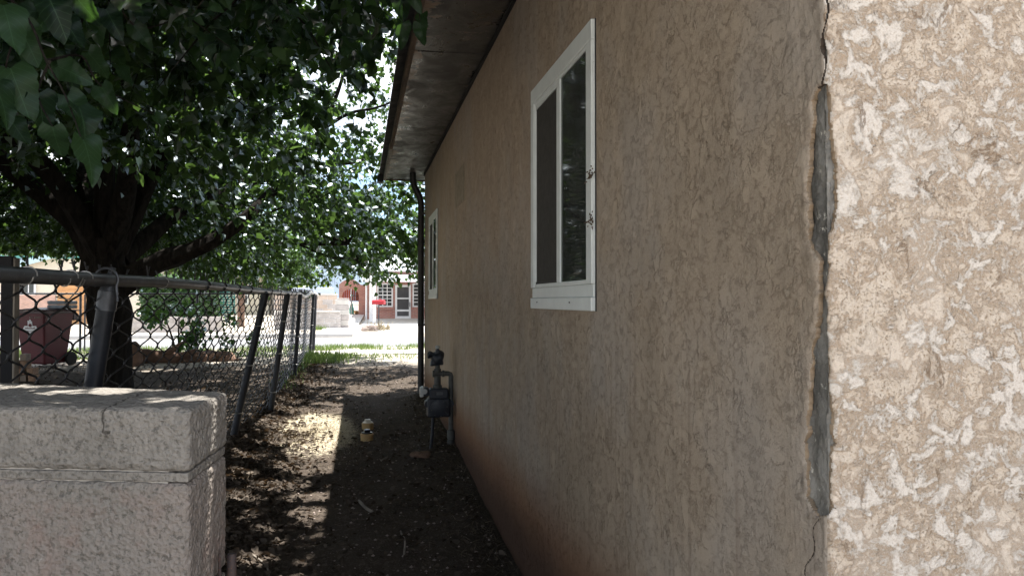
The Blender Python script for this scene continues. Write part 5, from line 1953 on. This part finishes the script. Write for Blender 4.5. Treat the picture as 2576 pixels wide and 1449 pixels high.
stuff(leaves_mesh('foliage', hp, RNG.normal(size=(n_, 3)), RNG.normal(size=(n_, 3)), RNG.uniform(.09, .17, n_), M['leaf_hedge'], hd))
for xx in np.linspace(p.x + .2, q_.x - .2, 5):
    MB().tube([(xx, 29.4, .3), (xx + .05, 29.4, 1.6)], [.04, .02], 6).build('stem', M['bark'], hd)

# green lattice
p = at(572, 760, 29.2)
lt_ = thing('green_lattice', 'dark green lattice panel standing in front of the white building', 'lattice', (p.x, 29.2, .47))
z0, z1 = at(572, 786, 29.2).z, at(572, 734, 29.2).z
for i in range(9):
    z = z0 + (z1 - z0) * i / 8
    MB().box(p.x - .27, p.x + .27, 29.19, 29.21, z - .03, z + .03).build('slat', M['green_lath'], lt_)
for i in range(5):
    x = p.x - .24 + .12 * i
    MB().box(x - .018, x + .018, 29.165, 29.188, z0, z1).build('upright', M['green_lath'], lt_)
for x in (p.x - .27, p.x + .27):
    MB().box(x - .02, x + .02, 29.15, 29.19, .4, z0 + .05).build('leg', M['green_lath'], lt_)

# ------------------------------------------------------------------ gabled cream house across the street (left)
HY = 38.0
x0, x1 = at(-60, 700, HY).x, at(338, 700, HY).x
ch = thing('gabled_house', 'cream gabled house with pale blue trim across the street', 'house', (x0, HY, .5))
xe, ze = at(53, 668, HY).x, at(53, 668, HY).z
xp, zp = at(262, 614, HY).x, at(262, 614, HY).z
slope = (zp - ze) / (xp - xe)
zl = ze + slope * (x0 - xe)
wm = MB()
wm.extrude_y([(x0, .4), (x1, .4), (x1, zp - .5 * (x1 - xp)), (xp, zp), (x0, zl)], HY, HY + 9)
wm.build('wall', M['cream_wall'], ch)
rf_ = MB()
ov = .35
rf_.add([(x0 - .5, HY - ov, zl - .5 * slope + .02), (xp, HY - ov, zp + .06), (xp, HY + 9.3, zp + .06), (x0 - .5, HY + 9.3, zl - .5 * slope + .02),
         (x0 - .5, HY - ov, zl - .5 * slope + .12), (xp, HY - ov, zp + .18), (xp, HY + 9.3, zp + .18), (x0 - .5, HY + 9.3, zl - .5 * slope + .12)],
        [(0, 3, 2, 1), (4, 5, 6, 7), (0, 1, 5, 4), (1, 2, 6, 5), (2, 3, 7, 6), (3, 0, 4, 7)])
xr, zr = x1 + .4, zp - .5 * (x1 + .4 - xp)
rf_.add([(xp + .002, HY - ov, zp + .06), (xr, HY - ov, zr + .06), (xr, HY + 9.3, zr + .06), (xp + .002, HY + 9.3, zp + .06), (xp + .002, HY - ov, zp + .18), (xr, HY - ov, zr + .16), (xr, HY + 9.3, zr + .16), (xp + .002, HY + 9.3, zp + .18)],
        [(0, 3, 2, 1), (4, 5, 6, 7), (0, 1, 5, 4), (1, 2, 6, 5), (2, 3, 7, 6), (3, 0, 4, 7)])
rfo = rf_.build('roof', M['shingle'], ch)
MB().add([(x0 - .5, HY - ov - .03, zl - .5 * slope - .12), (xp, HY - ov - .03, zp - .08), (xp, HY - ov - .03, zp + .2), (x0 - .5, HY - ov - .03, zl - .5 * slope + .14),
          (x0 - .5, HY - ov - .004, zl - .5 * slope - .12), (xp, HY - ov - .004, zp - .08), (xp, HY - ov - .004, zp + .2), (x0 - .5, HY - ov - .004, zl - .5 * slope + .14)],
         [(0, 1, 2, 3), (7, 6, 5, 4), (3, 2, 6, 7), (0, 4, 5, 1)]).build('rake_board', M['blue_trim'], rfo)


def far_window(parent, xa, xb, za, zb, y, cols, rows, mid=False, name='window'):
    w = MB()
    t = .07
    w.box(xa - t, xb + t, y - .05, y + .02, zb, zb + t)
    w.box(xa - t, xb + t, y - .07, y + .02, za - t, za)
    w.box(xa - t, xa, y - .05, y + .02, za, zb)
    w.box(xb, xb + t, y - .05, y + .02, za, zb)
    wo = w.build(name, M['white_paint'], parent)
    MB().box(xa, xb, y - .015, y + .012, za, zb).build('pane', M['far_glass'], wo)
    for i in range(1, cols):
        xx = xa + (xb - xa) * i / cols
        MB().box(xx - .018, xx + .018, y - .032, y - .016, za, zb).build('muntin', M['white_paint'], wo)
    for j in range(1, rows):
        zz = za + (zb - za) * j / rows
        h = .03 if (mid and j == rows // 2) else .016
        MB().box(xa, xb, y - .036, y - .0165, zz - h, zz + h).build('muntin', M['white_paint'], wo)
    return wo


a, b = at(44, 738, HY - .02), at(86, 700, HY - .02)
far_window(ch, a.x, b.x, a.z, b.z, HY - .02, 3, 1)
a, b = at(20, 778, HY - .02), at(340, 742, HY - .02)
MB().box(a.x, at(140, 700, HY).x, HY - .06, HY + .02, .42, at(100, 742, HY).z).build('brick_base', M['pink_base'], ch)
a, b = at(146, 815, HY - .02), at(262, 708, HY - .02)
gd = MB()
gd.box(a.x, b.x, HY - .10, HY - .05, .45, b.z)
gdo = gd.build('garage_door', M['orange_wood'], ch)
for i in range(5):
    zz = .45 + (b.z - .45) * (i + .5) / 5
    MB().box(a.x + .08, b.x - .08, HY - .13, HY - .102, zz - .15, zz + .15).build('door_panel', M['orange_wood'], gdo, bevel=.02)
MB().box(x0 - .1, x1 + .1, HY - .14, HY - .002, at(100, 666, HY).z + .28, at(100, 660, HY).z + .28).build('teal_band', M['teal'], ch)

# white building with a teal awning
WY = 50.0
a, b = at(548, 790, WY), at(650, 640, WY)
wb = thing('white_building', 'pale building with a small teal awning behind bare trunks', 'building', (a.x, WY, .6))
MB().box(a.x, b.x, WY, WY + 6, .4, 3.0).build('wall', M['cream_wall'], wb)
MB().extrude_y([(a.x - .3, 3.003), (b.x + .3, 3.003), ((a.x + b.x) / 2, 4.3)], WY - .3, WY + 6.3).build('roof', M['shingle'], wb)
c, d = at(560, 682, WY - .5), at(590, 640, WY - .5)
MB().add([(c.x, WY - 1.0, c.z), (d.x, WY - 1.0, c.z), (d.x, WY - .02, d.z), (c.x, WY - .02, d.z), (c.x, WY - 1.0, c.z - .15), (d.x, WY - 1.0, c.z - .15), (d.x, WY - .02, c.z - .15), (c.x, WY - .02, c.z - .15)],
         [(0, 1, 2, 3), (0, 4, 5, 1), (1, 5, 6, 2), (0, 3, 7, 4), (4, 7, 6, 5)]).build('awning', M['teal'], wb)
far_window(wb, at(600, 700, WY).x, at(622, 700, WY).x, 1.4, 2.4, WY - .01, 2, 2)

# ------------------------------------------------------------------ red brick house across the street (right)
BY = 42.0
bh = thing('red_brick_house', 'red brick house with white door and porch across the street', 'house', (.4, BY, .5))
GZB = .50
EZ = 3.12
dx0, dx1 = at(994, 760, BY).x, at(1033.5, 760, BY).x
dz1 = at(1000, 717, BY).z
wlx = (at(952, 740, BY).x, at(985, 740, BY).x)
wrx = (at(1041, 740, BY).x, at(1041, 740, BY).x + 1.1)
wz = (at(1000, 769, BY).z, at(1000, 716, BY).z)
bw_ = MB()
XL, XR = .41, 9.0
segs = [XL, wlx[0], wlx[1], dx0, dx1, wrx[0], wrx[1], XR]
for i in range(7):
    a, b = segs[i], segs[i + 1]
    if i in (1, 5):
        bw_.box(a, b, BY, BY + .2, GZB - .2, wz[0])
        bw_.box(a, b, BY, BY + .2, wz[1], EZ)
    elif i == 3:
        bw_.box(a, b, BY, BY + .2, dz1, EZ)
    else:
        bw_.box(a, b, BY, BY + .2, GZB - .2, EZ)
bw_.box(XL, XL + .2, BY + .2, BY + 8, GZB - .2, EZ)
bw_.box(XL + .2, XR, BY + 7.8, BY + 8, GZB - .2, EZ)
bw_.box(XR - .2, XR, BY + .2, BY + 7.8, GZB - .2, EZ)
bw_.build('wall', M['brick'], bh)
MB().box(XL + .25, XR - .25, BY + 1.0, BY + 1.1, GZB, EZ).build('inner_wall', M['cream_room'], bh)
MB().box(XL - .35, XR + .3, BY - .4, BY + 8.4, EZ, EZ + .14).build('eave_board', M['white_paint'], bh)
MB().extrude_x([(BY - .45, EZ + .142), (BY + 8.4, EZ + .142), (BY + 4, EZ + .95)], XL - .4, XR + .3).build('roof', M['white_roof'], bh)
MB().box(XL + .25, XR, BY - .30, BY - .001, GZB - .1, GZB + .09).build('door_step', M['concrete'], bh)
for wx_ in (wlx, wrx):
    wo = far_window(bh, wx_[0], wx_[1], wz[0], wz[1], BY + .03, 3 if wx_ is wlx else 4, 6, True)
    MB().box(wx_[0] - .12, wx_[1] + .12, BY - .14, BY - .02, wz[0] - .20, wz[0] - .075).build('brick_sill', M['brick'], wo)
dr = MB()
t = .105
dr.box(dx0, dx0 + t, BY - .03, BY + .05, GZB + .09, dz1)
dr.box(dx1 - t, dx1, BY - .03, BY + .05, GZB + .09, dz1)
dr.box(dx0 + t, dx1 - t, BY - .03, BY + .05, dz1 - .11, dz1)
dr.box(dx0 + t, dx1 - t, BY - .03, BY + .05, GZB + .09, GZB + .22)
zz1 = GZB + .09 + (dz1 - GZB - .09) * .60
zz2 = GZB + .09 + (dz1 - GZB - .09) * .24
dr.box(dx0 + t, dx1 - t, BY - .03, BY + .05, zz1 - .035, zz1 + .035)
dr.box(dx0 + t, dx1 - t, BY - .03, BY + .05, zz2 - .05, zz2 + .05)
dro = dr.build('screen_door', M['white_paint'], bh)
dro['label'] = 'white framed screen door of the brick house'
for (za, zb) in ((GZB + .22, zz2 - .05), (zz2 + .05, zz1 - .035), (zz1 + .035, dz1 - .11)):
    MB().box(dx0 + t, dx1 - t, BY + .0, BY + .02, za, zb).build('screen_panel', M['door_screen'], dro)
for i in range(6):
    xx = dx0 + t + .05 + i * (dx1 - dx0 - 2 * t - .1) / 5
    MB().box(xx - .006, xx + .006, BY - .012, BY - .001, zz2 + .05, dz1 - .11).build('grille_bar', M['iron'], dro)
MB().box(dx1 - .075, dx1 - .045, BY - .07, BY - .031, zz1 - .45, zz1 - .2).build('handle', M['iron'], dro)
# porch roof on white posts
PY0 = 35.0
pz0, pz1 = at(1000, 709, PY0).z, at(1000, 698, PY0).z
MB().box(.1, XR, PY0, PY0 + .12, pz0, pz1).build('porch_fascia', M['white_paint'], bh)
MB().add([(.1, PY0 + .121, pz1 - .06), (XR, PY0 + .121, pz1 - .06), (XR, BY, EZ - .22), (.1, BY, EZ - .22), (.1, PY0 + .121, pz1 - .005), (XR, PY0 + .121, pz1 - .005), (XR, BY, EZ - .16), (.1, BY, EZ - .16)],
         [(0, 3, 2, 1), (4, 5, 6, 7), (0, 1, 5, 4), (3, 7, 6, 2), (0, 4, 7, 3), (1, 2, 6, 5)]).build('porch_roof', M['white_roof'], bh)
for (px, yy) in ((942, 35.12), (933, 37.6), (1180, 35.12)):
    p = at(px, 800, yy)
    MB().box(p.x - .075, p.x + .075, yy - .07, yy + .07, .46, pz0 + .02 + (yy - 35.1) * .03).build('porch_post', M['white_paint'], bh, bevel=.01)
MB().tube([(XL - .06, BY - .06, GZB), (XL - .06, BY - .06, EZ)], .05, 8).build('rain_pipe', M['white_paint'], bh)

# brick arch with red doors and an iron gate
AY = 48.6
ar = thing('arch_gateway', 'curved red brick archway beside the brick house', 'gateway', (-.6, AY, .68))
axl, axr = at(853, 740, AY).x, at(907, 740, AY).x
ol, orr = at(861, 740, AY).x, at(902.5, 740, AY).x
zc_, zt_ = at(880, 702, AY).z, at(880, 727, AY).z
gzb = .62
zs = at(880, 742, AY).z
nA = 16
poly_out = [(axl + (axr - axl) * i / nA, zc_ - (2 * i / nA - 1) ** 2 * .34) for i in range(nA + 1)]
poly_in = [(ol + (orr - ol) * i / nA, zs + (zt_ - zs) * math.sqrt(max(0, 1 - (2 * i / nA - 1) ** 2))) for i in range(nA + 1)]
am = MB()
for i in range(nA):
    q4 = [(poly_in[i][0], poly_in[i][1]), (poly_in[i + 1][0], poly_in[i + 1][1]), (poly_out[i + 1][0], poly_out[i + 1][1]), (poly_out[i][0], poly_out[i][1])]
    am.extrude_y(q4, AY, AY + .35)
am.extrude_y([(axl, gzb - .3), (ol, gzb - .3), (ol, zs), (axl, poly_out[0][1])], AY, AY + .35)
am.extrude_y([(orr, gzb - .3), (axr, gzb - .3), (axr, poly_out[-1][1]), (orr, zs)], AY, AY + .35)
am.build('arch', M['brick'], ar)
# brick wall leading from the house to the arch
MB().box(axr - .02, XL, AY - .002, AY + .33, gzb - .3, zc_ - .36).build('return_wall', M['brick'], ar)
gw2 = thing('wooden_doors', 'red arched wooden doors hanging in the brick archway', 'door', ((ol + orr) / 2, AY + .6, .68))
mid_x = (ol + orr) / 2 + .03
zdoor = at(880, 757, AY + .6).z
for (a, b) in ((ol - .02, mid_x - .04), (mid_x + .04, orr + .02)):
    leaf_o = MB()
    nb_ = 4
    for i in range(nb_):
        xa, xb = a + (b - a) * i / nb_, a + (b - a) * (i + 1) / nb_
        leaf_o = MB().extrude_y([(xa + .004, zdoor), (xb - .004, zdoor), (xb - .004, zt_ + .05), (xa + .004, zt_ + .05)], AY + .55, AY + .60)
        leaf_o.build('plank', M['red_wood'], gw2, bevel=.004)
MB().box(mid_x - .035, mid_x + .035, AY + .52, AY + .62, gzb, zt_ + .05).build('centre_post', M['white_paint'], gw2)
ig = thing('iron_gate', 'black iron bar gate in the lower right of the archway', 'gate', (orr - .3, AY + .12, .68))
gx0 = mid_x - .02
for i in range(8):
    xx = gx0 + (orr - .02 - gx0) * i / 7
    MB().box(xx - .012, xx + .012, AY + .1, AY + .125, gzb + .06, zs + (.25 if i % 7 else .05)).build('bar', M['iron'], ig)
for zz in (gzb + .1, gzb + .65, zs - .05):
    MB().box(gx0, orr - .02, AY + .126, AY + .15, zz - .015, zz + .015).build('cross_rail', M['iron'], ig)
MB().lathe([(.09, 0), (.14, .05), (.16, .3), (.05, .75), (.03, .95)], (mid_x + .02, AY + 1.4, .68), None, 12).build('garden_umbrella', M['teal'], None, smooth=True)
tag(bpy.data.objects['garden_umbrella'], 'folded teal garden umbrella seen through the iron gate', 'umbrella')
for i, (dx, s, l) in enumerate(((.30, .13, 'lower orange clay pot behind the iron gate'), (.40, .10, 'small orange clay pot nearest the gate hinge'))):
    o = MB().lathe([(s * .6, 0), (s, s * 1.6), (s * 1.1, s * 1.6), (s * 1.1, s * 1.9), (s * .9, s * 1.9)], (mid_x + dx, AY + 1.1 + .3 * i, .68), None, 12).build('clay_pot', M['terracotta'], None, smooth=True)
    tag(o, l, 'pot', 'clay pots behind the gate')

# block garden walls and pillar at the far kerb
LY = 30.0


def far_block_wall(name, label, pxl, pxr, pyt, pyb, y, m, bl=.40, bhh=.20, alt=None, cap=False):
    a, b = at(pxl, pyb, y), at(pxr, pyt, y)
    t = thing(name, label, 'wall', (a.x, y, a.z))
    nrow = max(1, round((b.z - a.z) / bhh))
    hh = (b.z - a.z) / nrow
    for r_ in range(nrow):
        xx = b.x
        first = bl / 2 if r_ % 2 else bl
        while xx > a.x:
            xl = max(xx - first, a.x)
            if xx - xl > .05:
                mm = m if (alt is None or random.random() < .6) else alt
                MB().box(xl + .006, xx - .006, y, y + .2, a.z + r_ * hh + .006, a.z + (r_ + 1) * hh - .006).build('block', M[mm], t, bevel=.008)
            xx = xl
            first = bl
    MB().box(a.x, b.x - .01, y + .014, y + .186, a.z - .3, b.z - .01).build('mortar', M['white_paint'] if cap else M['mortar'], t)
    if cap:
        x = a.x
        while x < b.x - .05:
            x2 = min(x + .40, b.x + .03)
            MB().box(x + .002, x2 - .002, y - .03, y + .23, b.z, b.z + .06).build('cap_stone', M['concrete'], t, bevel=.006)
            x = x2
    return t


far_block_wall('garden_wall', 'low grey block garden wall at the far kerb', 690, 857, 786, 827, LY, 'grey_block', cap=True)
far_block_wall('garden_wall', 'taller tan block wall stepping up behind the low one', 690, 848, 743, 800, 34.5, 'tan_block', .40, .20, 'grey_block', cap=True)
pl = at(862, 827, LY + .5)
pil = thing('block_pillar', 'pale stepped block pillar beside the garden path', 'pillar', (pl.x, LY + .5, .48))
zt1 = at(862, 750, LY + .5).z
zz = .40
k = 0
while zz < zt1:
    z2 = min(zz + .2, zt1)
    hw = .27 if zz < zt1 - .12 else .21
    off_ = .0
    MB().box(pl.x - hw + off_, pl.x + .25, LY + .3 + .002 * (k % 2), LY + .7, zz + .004, z2 - .004).build('block', M['concrete'] if k % 2 else M['grey_block'], pil, bevel=.012)
    zz = z2
    k += 1
MB().box(pl.x - .2, pl.x + .19, LY + .32, LY + .68, .3, zt1 - .06).build('mortar', M['mortar'], pil)
a, b = at(800, 744, 37), at(842, 724, 37)
o = MB().box(a.x - 1.2, b.x - .03, 37, 37.06, a.z - .4, b.z).build('pale_panel', M['blue_panel'], None, bevel=.01)
tag(o, 'pale blue flat panel rising above the tan block wall', 'panel')

# mailbox
mp = at(953, 833, 29.0)
mz = at(953, 766, 29.0).z
mb_ = thing('mailbox', 'red mailbox on a thin post at the far kerb', 'mailbox', (mp.x, 29, .48))
MB().box(mp.x - .022, mp.x + .022, 28.98, 29.02, .35, mz).build('post', M['galv'], mb_)
nA = 10
prof = [(-.085, 0), (.085, 0)] + [(.085 * math.cos(math.pi * i / nA), .09 + .085 * math.sin(math.pi * i / nA)) for i in range(nA + 1)]
m3 = Matrix.Rotation(R(62), 3, 'Z')
c = Vector((mp.x, 29, mz))
vs2 = [c + m3 @ Vector((u, -.24, v)) for u, v in prof] + [c + m3 @ Vector((u, .24, v)) for u, v in prof]
n = len(prof)
MB().add(vs2, [tuple(range(n)), tuple(reversed(range(n, 2 * n)))] + [((i + 1) % n, i, n + i, n + (i + 1) % n) for i in range(n)]).build('box', M['red_box'], mb_)
fl = c + m3 @ Vector((.095, .0, .10))
MB().box(fl.x - .01, fl.x + .01, fl.y - .02, fl.y + .02, fl.z, fl.z + .16).build('flag', M['red_box'], mb_)

# stones by the driveway
for i, (px, py, s, lab) in enumerate(((922, 828, .20, 'pale leftmost stone beside the mailbox'), (931, 829, .16, 'small stone between two larger ones'), (940, 829, .22, 'brown stone left of the mailbox post'), (948, 831, .15, 'dark stone at the mailbox foot'))):
    p = at(px, py, 28.2)
    o = rock('garden_stone', (p.x, 28.2, .50 + s * .25), (s, s * .8, s * .62), M['rock'], None, 40 + i)
    tag(o, lab, 'stone', 'stones at the far kerb')
grass_patch(RNG.normal(at(955, 830, 28.4).x, .22, 260), RNG.normal(28.4, .2, 260), .12, .45, 'dry tufts around the mailbox post', 'straw')
grass_patch(RNG.normal(at(805, 832, 29.2).x, .12, 120), RNG.normal(29.4, .15, 120), .08, .25, 'small weed at the foot of the low garden wall')
